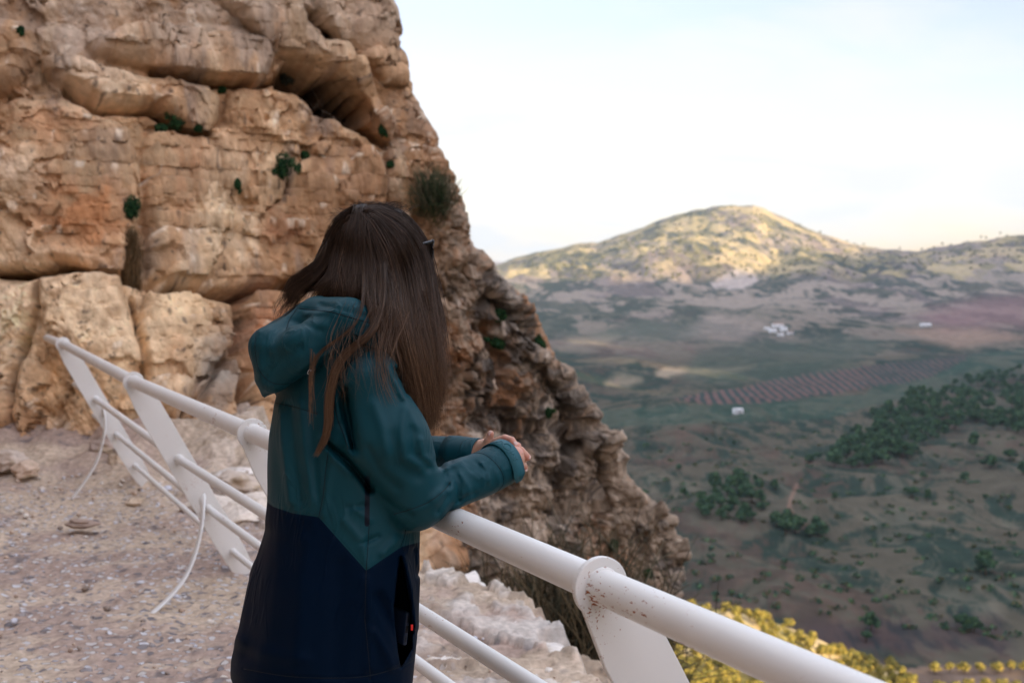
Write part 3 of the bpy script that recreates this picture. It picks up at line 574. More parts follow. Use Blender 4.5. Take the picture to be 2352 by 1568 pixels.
# ================================================================== GROUND (path, ledge)
def edge_x(y):                                          # outer lip of the ledge beyond the railing
    b = np.interp(y, [-4, 0, 2.5, 5.17, 5.7, 6.0, 6.7, 7.4, 9, 10.3, 14], [2.6, 2.3, 1.25, 0.17, 0.02, -0.16, -0.50, -0.80, -1.5, -2.0, -3.0])
    return b + 0.10 * fbm(y * 1.7, y * 0, o=4, seed=131, g=.6) + 0.12 * np.round(2 * vnoise(y * 2.3, y * 0, seed=133)) - .1
gy = np.concatenate([np.linspace(-6, 3.5, 60)[:-1], np.linspace(3.5, 12.5, 460)]); gx = np.concatenate([np.linspace(-9, -4.6, 50)[:-1], np.linspace(-4.6, 1.1, 420)[:-1], np.linspace(1.1, 6, 50)])
GX, GY = np.meshgrid(gx, gy); de = GX - edge_x(GY)
peb = vnoise(GX * 24, GY * 24, seed=141) ** 2 * .018 + vnoise(GX * 47, GY * 47, seed=142) * .008
g0 = 0.03 * fbm(GX * .7, GY * .7, o=4, seed=143) + peb + .05 * fbm(GX * 1.9, GY * 2.2, o=4, seed=144) * ss(8, 9.6, GY) + .35 * ss(9.4, 10.9, GY + .15 * fbm(GX * 2, GY * 2, o=3, seed=145)) ** 2
lay = ridged(GX * 2.0, GY * 2.0, o=4, seed=147) - .55
rim = ss(-1.0, -.35, de); fw = .3 * fbm(GX * 3, GY * 3, o=4, seed=146); g0 = g0 + rim * (facets(GX + fw, GY - fw, .34, .07, .03, 181) + facets(GX + fw * .5, GY, .11, .014, .01, 182) + .010 * fbm(GX * 9, GY * 9, o=4, seed=148) + .03)
drop = np.clip(de, 0, 30); dz = -(drop * 2.6 + .35 * np.floor(drop / .22) * .3) + .08 * lay * np.clip(drop, 0, 1)
GZ = g0 + np.where(de > 0, np.maximum(dz, -7.5), 0)
gme = mesh_np("path", np.stack([GX, GY, GZ], -1).reshape(-1, 3), grid_faces(*GX.shape)[:, :])
tan_ = np.broadcast_to(np.array((0.50, 0.395, 0.30)), GX.shape + (3,)); e1 = fbm(GX * 1.5, GY * 1.5, o=5, seed=151)
GC = mixc(tan_, (0.38, 0.285, 0.235), ss(-.2, .6, e1)); cell = vnoise(GX * 21, GY * 21, seed=153) + .25 * vnoise(GX * 60, GY * 60, seed=155)
GC = mixc(GC, (0.15, 0.13, 0.13), ss(.86, .98, vnoise(GX * 15 + 9, GY * 15, seed=157) + .15 * e1) * .8)
GC = mixc(GC, (0.62, 0.50, 0.38), ss(.3, .8, fbm(GX * 4, GY * 4, o=4, seed=159)) * .5)
lt = fbm(GX * 3, GY * 3, o=5, seed=161, g=.6)
nr_ = ss(9.5, 6.8, GY); GC = mixc(GC, (0.60, 0.56, 0.51), .7 * ss(-.85, -.2, de) * ss(-.05, .12, facets(GX + fw, GY - fw, .34, .11, .05, 181) * 3.5 + .25 * lt) * (.35 + .65 * nr_)); GC = mixc(GC, (0.30, 0.235, 0.17), ss(-.1, .3, -lt) * rim * .6)
GC = mixc(GC, (0.22, 0.17, 0.12), ss(.5, 1.1, de + .2 * lt)); cattr(gme, np.clip(GC, .02, .85))
m_path = mat("path_stone", attr='Col', rough=.9, spec=.2, var=.25, vscale=30, bump=.5, bscale=55, bdist=.01, detail=8)
fattr(gme, 'paved', ss(-.35, -.8, de) * ss(10.2, 8.6, GY))
nd, lk, bs = nodes_of(m_path); tcn = nd.new('ShaderNodeTexCoord'); mpn = nd.new('ShaderNodeMapping'); mpn.inputs['Scale'].default_value = (27, 33, 20); wn_ = nd.new('ShaderNodeTexNoise'); wn_.inputs['Scale'].default_value = 9; lk(tcn.outputs['Object'], wn_.inputs['Vector'])
wa = nd.new('ShaderNodeVectorMath'); wa.operation = 'MULTIPLY_ADD'; wa.inputs[1].default_value = (.06, .06, 0); lk(wn_.outputs['Color'], wa.inputs[0]); lk(tcn.outputs['Object'], wa.inputs[2]); lk(wa.outputs[0], mpn.inputs[0])
flat_ = nd.new('ShaderNodeVectorMath'); flat_.operation = 'MULTIPLY'; flat_.inputs[1].default_value = (1, 1, 0); lk(mpn.outputs[0], flat_.inputs[0])
vo = nd.new('ShaderNodeTexVoronoi'); vo.inputs['Scale'].default_value = 1.0; lk(flat_.outputs[0], vo.inputs['Vector'])
sp_ = nd.new('ShaderNodeSeparateColor'); lk(vo.outputs['Color'], sp_.inputs[0])
def mr_(src, a, b, c=0., d=1.): r = nd.new('ShaderNodeMapRange'); r.inputs[1].default_value = a; r.inputs[2].default_value = b; r.inputs[3].default_value = c; r.inputs[4].default_value = d; lk(src, r.inputs[0]); return r.outputs[0]
def mm(op, a, b): m = nd.new('ShaderNodeMath'); m.operation = op; (lk(a, m.inputs[0]) if not isinstance(a, float) else None); (lk(b, m.inputs[1]) if not isinstance(b, float) else setattr(m.inputs[1], 'default_value', b)); return m.outputs[0]
pa_ = nd.new('ShaderNodeAttribute'); pa_.attribute_name = 'paved'
rad_ = mr_(sp_.outputs[0], 0, 1, .22, .60); inside = mr_(mm('SUBTRACT', rad_, vo.outputs['Distance']), 0, .08); msk = mm('MULTIPLY', mm('MULTIPLY', inside, pa_.outputs['Fac']), mr_(sp_.outputs[1], .22, .34))
rmp = nd.new('ShaderNodeValToRGB'); e_ = rmp.color_ramp.elements; e_[0].color = (.16, .145, .15, 1); e_[1].color = (.62, .62, .66, 1)
for p__, c__ in ((.3, (.38, .34, .33, 1)), (.55, (.42, .43, .50, 1)), (.8, (.54, .50, .47, 1))): q__ = e_.new(p__); q__.color = c__
lk(sp_.outputs[2], rmp.inputs[0]); mxp = nd.new('ShaderNodeMix'); mxp.data_type = 'RGBA'; lk(msk, mxp.inputs[0]); old = bs.inputs['Base Color'].links[0].from_socket; lk(old, mxp.inputs[6]); lk(rmp.outputs[0], mxp.inputs[7]); lk(mxp.outputs[2], bs.inputs['Base Color'])
bpp = nd.new('ShaderNodeBump'); bpp.inputs['Strength'].default_value = .8; bpp.inputs['Distance'].default_value = .012; lk(msk, bpp.inputs['Height']); lk(bs.inputs['Normal'].links[0].from_socket, bpp.inputs['Normal']); lk(bpp.outputs[0], bs.inputs['Normal'])
tag(link("path", gme, m_path), kind='structure')

def rock_mesh(seed, sx, sy, sz, rough=.25, sub=4, layered=0.0):
    bm = bmesh.new(); bmesh.ops.create_icosphere(bm, subdivisions=sub, radius=1.0); V = np.array([v.co[:] for v in bm.verts]); T = [[v.index for v in f.verts] for f in bm.faces]; bm.free()
    rg = np.random.default_rng(seed)
    for _ in range(16):                                  # chipped flat faces
        n = rg.normal(size=3); n /= np.linalg.norm(n); h = .50 + .35 * rg.random(); d = V @ n; V = V - np.outer(np.maximum(d - h, 0), n) * .92
    d = fbm(V[:, 0] * 1.6 + seed, V[:, 1] * 1.6, V[:, 2] * 1.6, o=5, seed=seed, g=.55); V = V * (1 + rough * d)[:, None]
    if layered: V[:, :2] *= (1 + layered * np.sin(V[:, 2:3] * 9 + d[:, None] * 2))
    return V * np.array((sx, sy, sz)), np.array(T)
m_white_rock = mat("pale_limestone", attr='Col', rough=.9, spec=.15, var=.16, vscale=14, bump=.8, bscale=30, bdist=.012, detail=8)
def rock(px, py, D, sx, sy, sz, label, seed, col=(0.74, 0.69, 0.64), dark=(0.40, 0.31, 0.21), rough=.25, lay=.05, rot=0, cat='rock', name='rock'):
    V, T = rock_mesh(seed, sx, sy, sz, rough, 5, lay); ca, sa = math.cos(rot), math.sin(rot); V = V @ np.array([[ca, sa, 0], [-sa, ca, 0], [0, 0, 1]])
    me = mesh_np(name, V, None, T); n = fbm(V[:, 0] * 7, V[:, 1] * 7, V[:, 2] * 9, o=5, seed=seed + 5, g=.6); cattr(me, mixc(np.broadcast_to(np.array(col), V.shape), dark, ss(.1, .6, n) * .8))
    o = link(name, me, m_white_rock); o.location = P(px, py, D) + np.array((0, 0, .02)); o.scale = (1.15, 1.15, 1.2); return tag(o, label, cat)
rock(1010, 1385, 6.75, .26, .30, .13, 'white block at the top of the ledge, nearest the jacket', 1)
rock(1052, 1420, 6.35, .22, .28, .17, 'broad white slab with a steep right face on the ledge rim', 2)
rock(1138, 1462, 5.95, .17, .22, .085, 'jagged white rock crowning the middle step of the ledge', 3, lay=.10)
rock(1155, 1500, 5.75, .20, .22, .10, 'cream rock with notched right edge under the jagged one', 4, lay=.12)
rock(1215, 1545, 5.35, .20, .26, .13, 'large flat-topped white rock at the lower end of the ledge', 5)
rock(1030, 1490, 5.6, .045, .05, .035, 'small white cube of stone seen between two rails', 6, rough=.15)
rock(1090, 1520, 5.35, .085, .08, .07, 'white stone half hidden by the middle rail', 7, rough=.2)
rock(1120, 1562, 5.0, .17, .12, .035, 'thin white slab along the bottom between the rails', 8, rough=.15)
rock(985, 1450, 6.0, .10, .10, .05, 'white stone beside the hem of the jacket', 9)
rock(1000, 1560, 5.0, .10, .10, .06, 'pale stone at the bottom edge next to the lowest rail', 10)
rock(545, 1095, 9.6, .26, .2, .06, 'long white slab lying at the foot of the cliff', 11)
rock(565, 1130, 9.2, .22, .25, .13, 'grey rounded rock behind the upper rail at the cliff foot', 12, col=(.55, .46, .38))
rock(520, 1175, 8.4, .30, .28, .10, 'pale rubble block between the first two leaning posts', 13, col=(.66, .58, .50))
rock(585, 1190, 8.1, .20, .3, .12, 'pale rock just left of the jacket behind the rail', 14, col=(.66, .58, .50))
rock(272, 1072, 10.1, .12, .12, .08, 'cream stone by the foot of the farthest post', 15, col=(.60, .48, .36))
rock(250, 1040, 10.3, .18, .14, .10, 'brown-grey stone leaning on the cliff foot', 16, col=(.42, .33, .28))
rock(20, 1070, 9.7, .14, .12, .09, 'pale boulder cut by the left edge of the view', 17, col=(.60, .50, .42))
rock(60, 1085, 9.6, .10, .1, .07, 'rounded tan stone near the left edge', 18, col=(.62, .47, .36))
rock(310, 1160, 8.6, .07, .06, .03, 'small flat tan stone in front of the farthest post', 19, col=(.58, .46, .34))
rock(188, 1212, 7.65, .12, .08, .03, 'brown flat clod on the path', 20, col=(.36, .27, .22))
rock(1368, 1545, 9.5, .22, .3, .20, 'brown boulder under the cliff seen left of the near post', 21, col=(.40, .31, .23), dark=(.17, .15, .13))
rock(1320, 1590, 8.5, .30, .3, .18, 'tan boulder at the bottom edge below the cliff', 22, col=(.45, .35, .26), dark=(.17, .15, .13))
# loose stones, far too many to count
mb = MB(); rg = np.random.default_rng(5); base_r = [rock_mesh(50 + k, 1, 1, .7, .25, 1) for k in range(5)]
for k in range(900):
    y = 4.0 + 6.8 * rg.random() ** .8; x = edge_x(np.array(y)) - rg.random() ** 1.3 * 5.2; r = .008 + .022 * rg.random() ** 3 + .02 * (y > 8.7) * rg.random()
    V, T = base_r[k % 5]; a = rg.random() * 6.28; ca, sa = math.cos(a), math.sin(a)
    cc = [(0.55, .42, .33), (.6, .6, .66), (.68, .62, .55), (.30, .24, .2), (.44, .33, .26)][rg.integers(0, 5)]
    mb.add((V * r) @ np.array([[ca, sa, 0], [-sa, ca, 0], [0, 0, 1]]) + np.array((x, y, r * .2 + .012)), None, T, cc)
tag(mb.build("gravel", m_white_rock), 'loose gravel and pebbles strewn over the path', 'gravel', kind='stuff')

# ------------------------------------------------------------------ plants on the rock
def tuft(px, py, rx, ry, label, n=420, cols=PG, leaf=.012, cat='plant', seed=0, D=None, stuff=False):
    p, nn = on_cliff(px, py) if D is None else (P(px, py, D), np.array((0, -1, 0.)))
    k = p[1] / F; mb = MB(); crown_blob(mb, p + nn * rx * k * .35, (rx * k, rx * k * .6, ry * k), n, leaf, cols, seed=seed, shell=.2, flat=.5)
    rg = np.random.default_rng(seed)
    for j in range(5): crown_blob(mb, p + nn * rx * k * .4 + rg.normal(size=3) * np.array((rx * k, rx * k * .3, ry * k)) * .45, np.array((rx, rx, ry)) * k * .45, n // 5, leaf, cols, seed=seed * 7 + j, shell=.3, flat=.6)
    return tag(mb.build("cliff_plant", m_leaf), label, cat, kind='stuff' if stuff else None)
DG = [(0.020, 0.065, 0.028), (0.015, 0.045, 0.022), (0.04, 0.09, 0.03)]
tuft(367, 297, 17, 14, 'round dark green cushion plant under the middle slab, left of a pair', seed=1, cols=DG)
tuft(396, 284, 20, 26, 'taller dark green cushion plant under the slab, right of a pair', seed=2, cols=DG)
tuft(653, 380, 22, 34, 'large oval dark green plant on the cliff above the head', seed=3, n=800, cols=DG)
tuft(698, 362, 13, 13, 'small plant in the hollow right of the oval plant', seed=4, cols=DG); tuft(870, 299, 11, 18, 'green tuft at the right end of the dark overhang', seed=5, cols=DG); tuft(550, 424, 9, 14, 'small green tuft left of the oval plant', seed=6, cols=DG)
tuft(893, 376, 11, 9, 'tiny tuft in a hole near the sky edge of the cliff', seed=7, cols=DG); tuft(512, 207, 9, 9, 'little green tuft in the dark slit above the round slab end', seed=8, cols=DG); tuft(650, 185, 22, 12, 'grey-green tuft inside the dark overhang', seed=9, cols=[(.05, .075, .06), (.09, .09, .07)])
tuft(302, 478, 22, 30, 'dark green top of the hanging plant on the left wall', seed=10, n=700, cols=DG); tuft(455, 296, 9, 9, 'tiny green plant at the lower edge of the round slab end', seed=11, cols=DG); tuft(50, 72, 9, 13, 'tiny tuft between boulders at the top left corner', seed=12, cols=DG)
tuft(1143, 722, 15, 16, 'green patch high on the rough spur', seed=13, cols=DG, leaf=.018); tuft(1142, 788, 19, 13, 'green patch on the spur below the highest one', seed=14, cols=DG, leaf=.018); tuft(1243, 772, 11, 22, 'green tuft near the sky edge of the spur', seed=15, cols=DG, leaf=.018)
tuft(1412, 1250, 11, 15, 'green tuft low on the spur above the near post', seed=16, cols=DG, leaf=.018); tuft(1488, 1315, 10, 14, 'lowest green tuft at the tip of the spur', seed=17, cols=DG, leaf=.018); tuft(1262, 950, 9, 12, 'small tuft in the middle of the spur', seed=18, cols=DG, leaf=.015)
# plants made of blades
def blades(name, label, base, n, length, spread, droop, cols, rad=.0018, seed=0, cat='plant', lean=(0, 0, 1), baser=.05, kind=None):
    rg = np.random.default_rng(seed); mb = MB()
    for k in range(n):
        b = np.asarray(base) + rg.normal(size=3) * baser; d = np.asarray(lean) + rg.normal(size=3) * spread; d /= np.linalg.norm(d); l = length * (.5 + .7 * rg.random())
        pts = [b + d * l * s + np.array((0, 0, -droop * l * s * s)) for s in (0, .35, .7, 1)]
        V, Q, T = tube_mesh(pts, [rad, rad, rad * .7, rad * .3], 3); mb.add(V, Q, T, np.asarray(cols[rg.integers(0, len(cols))]) * (.7 + .6 * rg.random()))
    return tag(mb.build(name, m_leaf), label, cat, kind=kind)
p, nn = on_cliff(1000, 455); p = p + nn * .05
blades("grass_bush", 'bushy grey-green grass clump on the sky edge of the cliff', p + np.array((-.02, 0, -.07)), 900, .34, .42, .12, [(.05, .085, .04), (.09, .10, .055), (.16, .13, .08), (.03, .05, .03)], .0028, 3, 'grass bush', (0, -.15, 1), .075)
p, nn = on_cliff(303, 500); p = p + nn * .04
mb = MB(); rg = np.random.default_rng(8)
for k in range(900):
    x0 = p + np.array((rg.normal() * .035, rg.normal() * .02, -.05 - .45 * rg.random() ** .8)); l = .10 + .22 * rg.random(); xx = rg.normal() * .02
    pts = [x0, x0 + np.array((xx * .6, -.02, -l * .4)), x0 + np.array((xx, 0.0, -l))]; V, Q, T = tube_mesh(pts, [.0022, .002, .001], 3)
    mb.add(V, Q, T, np.array([(.17, .10, .045), (.26, .16, .08), (.10, .07, .035)][rg.integers(0, 3)]) * (.7 + .6 * rg.random()))
tag(mb.build("dead_creeper", m_leaf), 'dry brown creeper hanging in a long strip down the wall', 'dead plant')
p = on_cliff(735, 250)[0] + np.array((0, -.15, -.05)); blades("dry_twigs", 'bare pale twigs poking out of the dark overhang', p, 26, .26, .8, .1, [(.38, .34, .29), (.26, .23, .2)], .0028, 5, 'dead plant', (.2, -.4, .5), .05)
p = P(1290, 1545, 9.3); blades("dry_shrub", 'dark brown dry shrub filling the gully below the cliff', p, 1500, .8, .55, .15, [(.10, .085, .055), (.16, .12, .07), (.06, .06, .04)], .005, 6, 'shrub', (0, -.2, 1), .26)
p = P(1400, 1500, 10.4); blades("dry_shrub", 'dry dark shrub at the right behind the near post', p, 900, .7, .6, .15, [(.09, .08, .055), (.14, .11, .07), (.05, .055, .04)], .005, 9, 'shrub', (0, -.2, 1), .22)
V = catmull([on_cliff(375, 615 - 235)[0] + np.array((0, -.03, 0)), on_cliff(366, 400)[0] + np.array((0, -.05, 0)), on_cliff(345, 412)[0] + np.array((0, -.05, 0)), on_cliff(318, 428)[0] + np.array((0, -.02, 0))], 16)
v, Q, T = tube_mesh(V, .004, 5); mb = MB(); mb.add(v, Q, T, (.45, .36, .28)); tag(mb.build("root", m_leaf), 'thin pale curved root above the hanging creeper', 'root')

# unseen rock added left of and behind the viewer to block fill light
wk = np.array([(-8.6, 12.5), (-7.2, 9.0), (-6.6, 4.0), (-6.2, 0.0), (-5.6, -4.0), (-3.5, -8.5), (1.0, -11.5), (6.0, -14.0)]); wp = catmull(wk, 240); wz = np.linspace(-.4, 13, 120)
WX, WZ = np.meshgrid(np.arange(240), wz); bx_, by_ = wp[WX][..., 0], wp[WX][..., 1]; tg = np.gradient(wp, axis=0); tg /= np.linalg.norm(tg, axis=1)[:, None]; nx_, ny_ = -tg[WX][..., 1], tg[WX][..., 0]
dd_ = 1.3 * (ridged(bx_ * .35 + by_ * .3, WZ * .45, o=5, seed=171) - .6) + .3 * fbm(bx_ + by_, WZ * 1.2, o=5, seed=172) - .12 * WZ
WV = np.stack([bx_ + nx_ * dd_, by_ + ny_ * dd_, WZ], -1)
wme = mesh_np("shading_rock_wall", WV.reshape(-1, 3), grid_faces(*WX.shape)); kw = fbm(bx_ * 1.2, WZ * 1.2, by_, o=6, seed=173); cattr(wme, mixc(mixc(np.broadcast_to(np.array((0.50, 0.34, 0.21)), WV.shape), (0.42, 0.22, 0.12), ss(0, .5, kw)), (.26, .21, .17), ss(.1, .5, -kw)))
tag(link("shading_rock_wall", wme, m_rock), kind='structure')

# ================================================================== THE RAILING
RD = np.array((-0.433, 0.9014, 0.0)); RN = np.array((0.9014, 0.433, 0.0)); UP = np.array((0, 0, 1.0))
T0 = np.array((0.147, 2.115, CAMZ - 0.507))
tops = [T0, P(580, 995, 4.185) * 1.0, P(307, 876, 6.25), P(145, 790, 8.9)]
tops[1][2] = CAMZ - .505; tops[2][2] = CAMZ - .502
lean = lambda h: RN * (0.556 * h) - UP * h
m_paint = bpy.data.materials.new("chipped_white_paint"); m_paint.use_nodes = True
nd, lk, bs = nodes_of(m_paint); bs.inputs['Roughness'].default_value = .38; bs.inputs['Specular IOR Level'].default_value = .45
tcn = nd.new('ShaderNodeTexCoord'); mpn = nd.new('ShaderNodeMapping'); mpn.inputs['Rotation'].default_value = (0, 0, math.atan2(RD[1], RD[0])); mpn.vector_type = 'TEXTURE'; mpn.inputs['Scale'].default_value = (3.2, 1, 1)
lk(tcn.outputs['Object'], mpn.inputs[0])
na = nd.new('ShaderNodeTexNoise'); na.inputs['Scale'].default_value = 150; na.inputs['Detail'].default_value = 6; na.inputs['Roughness'].default_value = .65; lk(mpn.outputs[0], na.inputs['Vector'])
nb = nd.new('ShaderNodeTexNoise'); nb.inputs['Scale'].default_value = 6.5; nb.inputs['Detail'].default_value = 2; lk(tcn.outputs['Object'], nb.inputs['Vector'])
ad = nd.new('ShaderNodeMath'); ad.operation = 'MULTIPLY_ADD'; ad.inputs[1].default_value = .42; lk(nb.outputs['Fac'], ad.inputs[0]); lk(na.outputs['Fac'], ad.inputs[2])
at = nd.new('ShaderNodeAttribute'); at.attribute_name = 'rust'; ad2 = nd.new('ShaderNodeMath'); ad2.operation = 'MULTIPLY_ADD'; ad2.inputs[1].default_value = .085; lk(at.outputs['Fac'], ad2.inputs[0]); lk(ad.outputs[0], ad2.inputs[2])
mr = nd.new('ShaderNodeMapRange'); mr.inputs[1].default_value = .895; mr.inputs[2].default_value = .915; lk(ad2.outputs[0], mr.inputs[0])
nc = nd.new('ShaderNodeTexNoise'); nc.inputs['Scale'].default_value = 4; nc.inputs['Detail'].default_value = 5; lk(tcn.outputs['Object'], nc.inputs['Vector'])
rc = nd.new('ShaderNodeValToRGB'); rc.color_ramp.elements[0].color = (.70, .69, .66, 1); rc.color_ramp.elements[1].color = (.80, .80, .79, 1); rc.color_ramp.elements[0].position = .3; lk(nc.outputs['Fac'], rc.inputs[0])
m1 = nd.new('ShaderNodeMix'); m1.data_type = 'RGBA'; m1.inputs[7].default_value = (.30, .10, .035, 1); lk(rc.outputs[0], m1.inputs[6]); lk(mr.outputs[0], m1.inputs[0]); lk(m1.outputs[2], bs.inputs['Base Color'])
ms = nd.new('ShaderNodeMapRange'); ms.inputs[3].default_value = .38; ms.inputs[4].default_value = .9; lk(mr.outputs[0], ms.inputs[0]); lk(ms.outputs[0], bs.inputs['Roughness'])
bp = nd.new('ShaderNodeBump'); bp.inputs['Strength'].default_value = .25; bp.inputs['Distance'].default_value = .001; iv = nd.new('ShaderNodeMath'); iv.operation = 'MULTIPLY_ADD'; iv.inputs[1].default_value = -1.5; lk(mr.outputs[0], iv.inputs[0]); lk(nc.outputs['Fac'], iv.inputs[2]); lk(iv.outputs[0], bp.inputs['Height']); lk(bp.outputs[0], bs.inputs['Normal'])
rail = empty("railing", tuple(T0 + lean(1.0))); tag(rail, 'white tubular steel railing with leaning flat posts along the cliff path', 'railing')
bpy.context.view_layer.update()
def rust_of(V, centres, r):
    d = np.min([np.linalg.norm(V - c, axis=1) for c in centres], axis=0); return np.exp(-(d / r) ** 2)
OFFS = [0.0, .39, .646, .873]; RADS = [.030, .0215, .019, .016]; NAMES = ['top_rail', 'middle_rail', 'lower_rail', 'bottom_rail']
for h, r, nm in zip(OFFS, RADS, NAMES):
    pts = [tops[0] - RD * 3.4 + lean(h)] + [t_ + lean(h) for t_ in tops]
    last = tops[3] + lean(h)
    if h == 0: pts.append(P(108, 776, 10.6))
    else: pts.append(last + (P(108, 776, 10.6) - tops[3]) * 1.0)
    path = []
    for a, b in zip(pts[:-1], pts[1:]):
        n = max(2, int(np.linalg.norm(b - a) / .03))
        path += [a + (b - a) * k / n for k in range(n)]
    path.append(pts[-1]); V, Q, T = tube_mesh(np.array(path), r, 28)
    me = mesh_np(nm, V, Q, T); fattr(me, 'rust', .5 * rust_of(V, [t_ + lean(h) - RD * .02 for t_ in tops], .035) + 1.0 * rust_of(V, [P(1505, 1400, 1.97) if h == 0 else np.array((0, 0, -9.))], .075)); link(nm, me, m_paint, rail)
for k, t_ in enumerate(tops):
    ax_v = (RN * .556 - UP); ax_v /= np.linalg.norm(ax_v); ax_u = np.cross(RD, ax_v); ax_u /= np.linalg.norm(ax_u)
    if ax_u @ RN < 0: ax_u = -ax_u
    hw = .061; R0 = .050; out = []
    for a in np.linspace(math.radians(200), math.radians(-15), 22): out.append((R0 * math.cos(a) - .002, -R0 * math.sin(a)))
    out += [(hw, .125), (hw + .001, .7), (hw, 1.02 + .0), (.050, 1.13), (-.035, 1.16), (-.052, 1.10), (-hw, .9), (-hw, .12)]
    bm = poly_prism(out, ax_u, ax_v, t_, .012, .002)
    bmesh.ops.triangulate(bm, faces=[f for f in bm.faces if len(f.verts) > 4]); 
    bmesh.ops.subdivide_edges(bm, edges=[e for e in bm.edges if e.calc_length() > .05], cuts=2, use_grid_fill=False)
    bmesh.ops.recalc_face_normals(bm, faces=bm.faces)
    post = bm_obj("post", bm, m_paint, rail); me = post.data; Vp = np.zeros(len(me.vertices) * 3); me.vertices.foreach_get('co', Vp)
    fattr(me, 'rust', .60 * rust_of(Vp.reshape(-1, 3), [t_ - UP * .02] + [t_ + lean(h) for h in OFFS[1:]], .06) + (.6 * rust_of(Vp.reshape(-1, 3), [t_], .07) if k == 1 else 0))
    for j, (h, r) in enumerate(zip(OFFS, RADS)):         # weld collars
        c0 = t_ + lean(h); a = np.linspace(0, 1, 7); prof = r + .0035 * np.sin(a * math.pi)
        V, Q, T = tube_mesh(np.array([c0 + RD * (-.014 + .028 * q_) for q_ in a]), prof, 28); me = mesh_np("collar", V, Q, T); fattr(me, 'rust', np.full(len(V), .85)); link("collar", me, m_paint, post)
# curved flat braces from the path up to the posts
def brace(pxs, D0, D1, post_i, w=.022):
    post = [o for o in rail.children if o.name.startswith('post')][post_i]; n = len(pxs)
    pts = catmull([P(a, b, D0 + (D1 - D0) * k / (n - 1)) for k, (a, b) in enumerate(pxs)], 50)
    V, Q, T = tube_mesh(pts, w, 10, flat=.35, up=(RD[0], RD[1], 0)); me = mesh_np("brace", V, Q, T)
    tt = np.concatenate([np.repeat(np.linspace(0, 1, 50), 10), [0, 1]]); fattr(me, 'rust', np.exp(-(tt / .03) ** 2) * 1.2 + np.exp(-((1 - tt) / .04) ** 2) * .6); link("brace", me, m_paint, post)
brace([(338, 1418), (385, 1375), (425, 1325), (450, 1265), (463, 1205), (466, 1160), (464, 1140)], 5.72, 6.34, 2)
brace([(163, 1148), (195, 1105), (222, 1060), (238, 1005), (241, 965), (236, 935)], 8.75, 9.02, 3, .024)
# braces and feet of the two nearer posts lie outside the picture but are part of them
for i_, t_ in ((0, tops[0]), (1, tops[1])):
    post = [o for o in rail.children if o.name.startswith('post')][i_]
    a = t_ + lean(.60); g = t_ + np.array((.20, -.50, 0)); g[2] = .02
    pts = catmull([g, g * .6 + a * .4 + UP * -.06, a * .85 + g * .15 + UP * .02, a], 40); V, Q, T = tube_mesh(pts, .02, 10, flat=.35, up=(RD[0], RD[1], 0)); me = mesh_np("brace", V, Q, T); fattr(me, 'rust', np.zeros(len(V))); link("brace", me, m_paint, post)

# ================================================================== THE PERSON
FW = np.array((0.85, 0.527, 0.0)); RT = np.array((0.527, -0.85, 0.0))       # where the torso faces, and its right-hand side
person = empty("person", (-0.38, 2.74, 0.0))
tag(person, 'long-haired person in a teal and navy hooded jacket leaning on the white railing', 'person')
def pr(X, Y, Z): return CX + F * X / np.maximum(Y, .1), HY - F * (Z - CAMZ) / np.maximum(Y, .1)
TC_D = 2.735
LV = [(700, 770, 868, 0), (735, 742, 892, 0), (765, 705, 915, 0), (800, 668, 930, 0), (850, 646, 938, 0), (900, 633, 943, 0), (1000, 617, 955, 0), (1150, 607, 966, 0), (1215, 598, 969, 0), (1310, 574, 968, 0), (1450, 543, 960, 0), (1520, 524, 953, 0), (1553, 522, 950, 0), (1700, 560, 940, 0)]
lz = np.array([CAMZ + (HY - a) / F * TC_D for a, *_ in LV])[::-1]
lc = np.array([((b + c) / 2 - CX) / F * TC_D for _, b, c, _ in LV])[::-1]
lw = np.array([(c - b) / 2 / F * TC_D for _, b, c, _ in LV])[::-1]
def torso(X, Y, Z, grow=0.0):
    cx_ = np.interp(Z, lz, lc).astype(np.float32); w = np.interp(Z, lz, lw).astype(np.float32) + grow
    a = w / 0.862; b = a / 1.25
    x = X - cx_; y = Y - TC_D
    u = x * FW[0] + y * FW[1]; v = x * RT[0] + y * RT[1]
    return (np.sqrt((u / b) ** 2 + (v / a) ** 2) - 1) * b * .95
SH_R, MU_R, EL_R = P(852, 872, 2.585), P(890, 1008, 2.58), P(952, 1138, 2.62)
FM_R, FN_R, WR_R = P(1012, 1124, 2.66), P(1085, 1096, 2.725), P(1164, 1059, 2.80)
SH_L, EL_L, WR_L = P(700, 868, 2.90), P(885, 1046, 3.03), P(1082, 1044, 2.93)
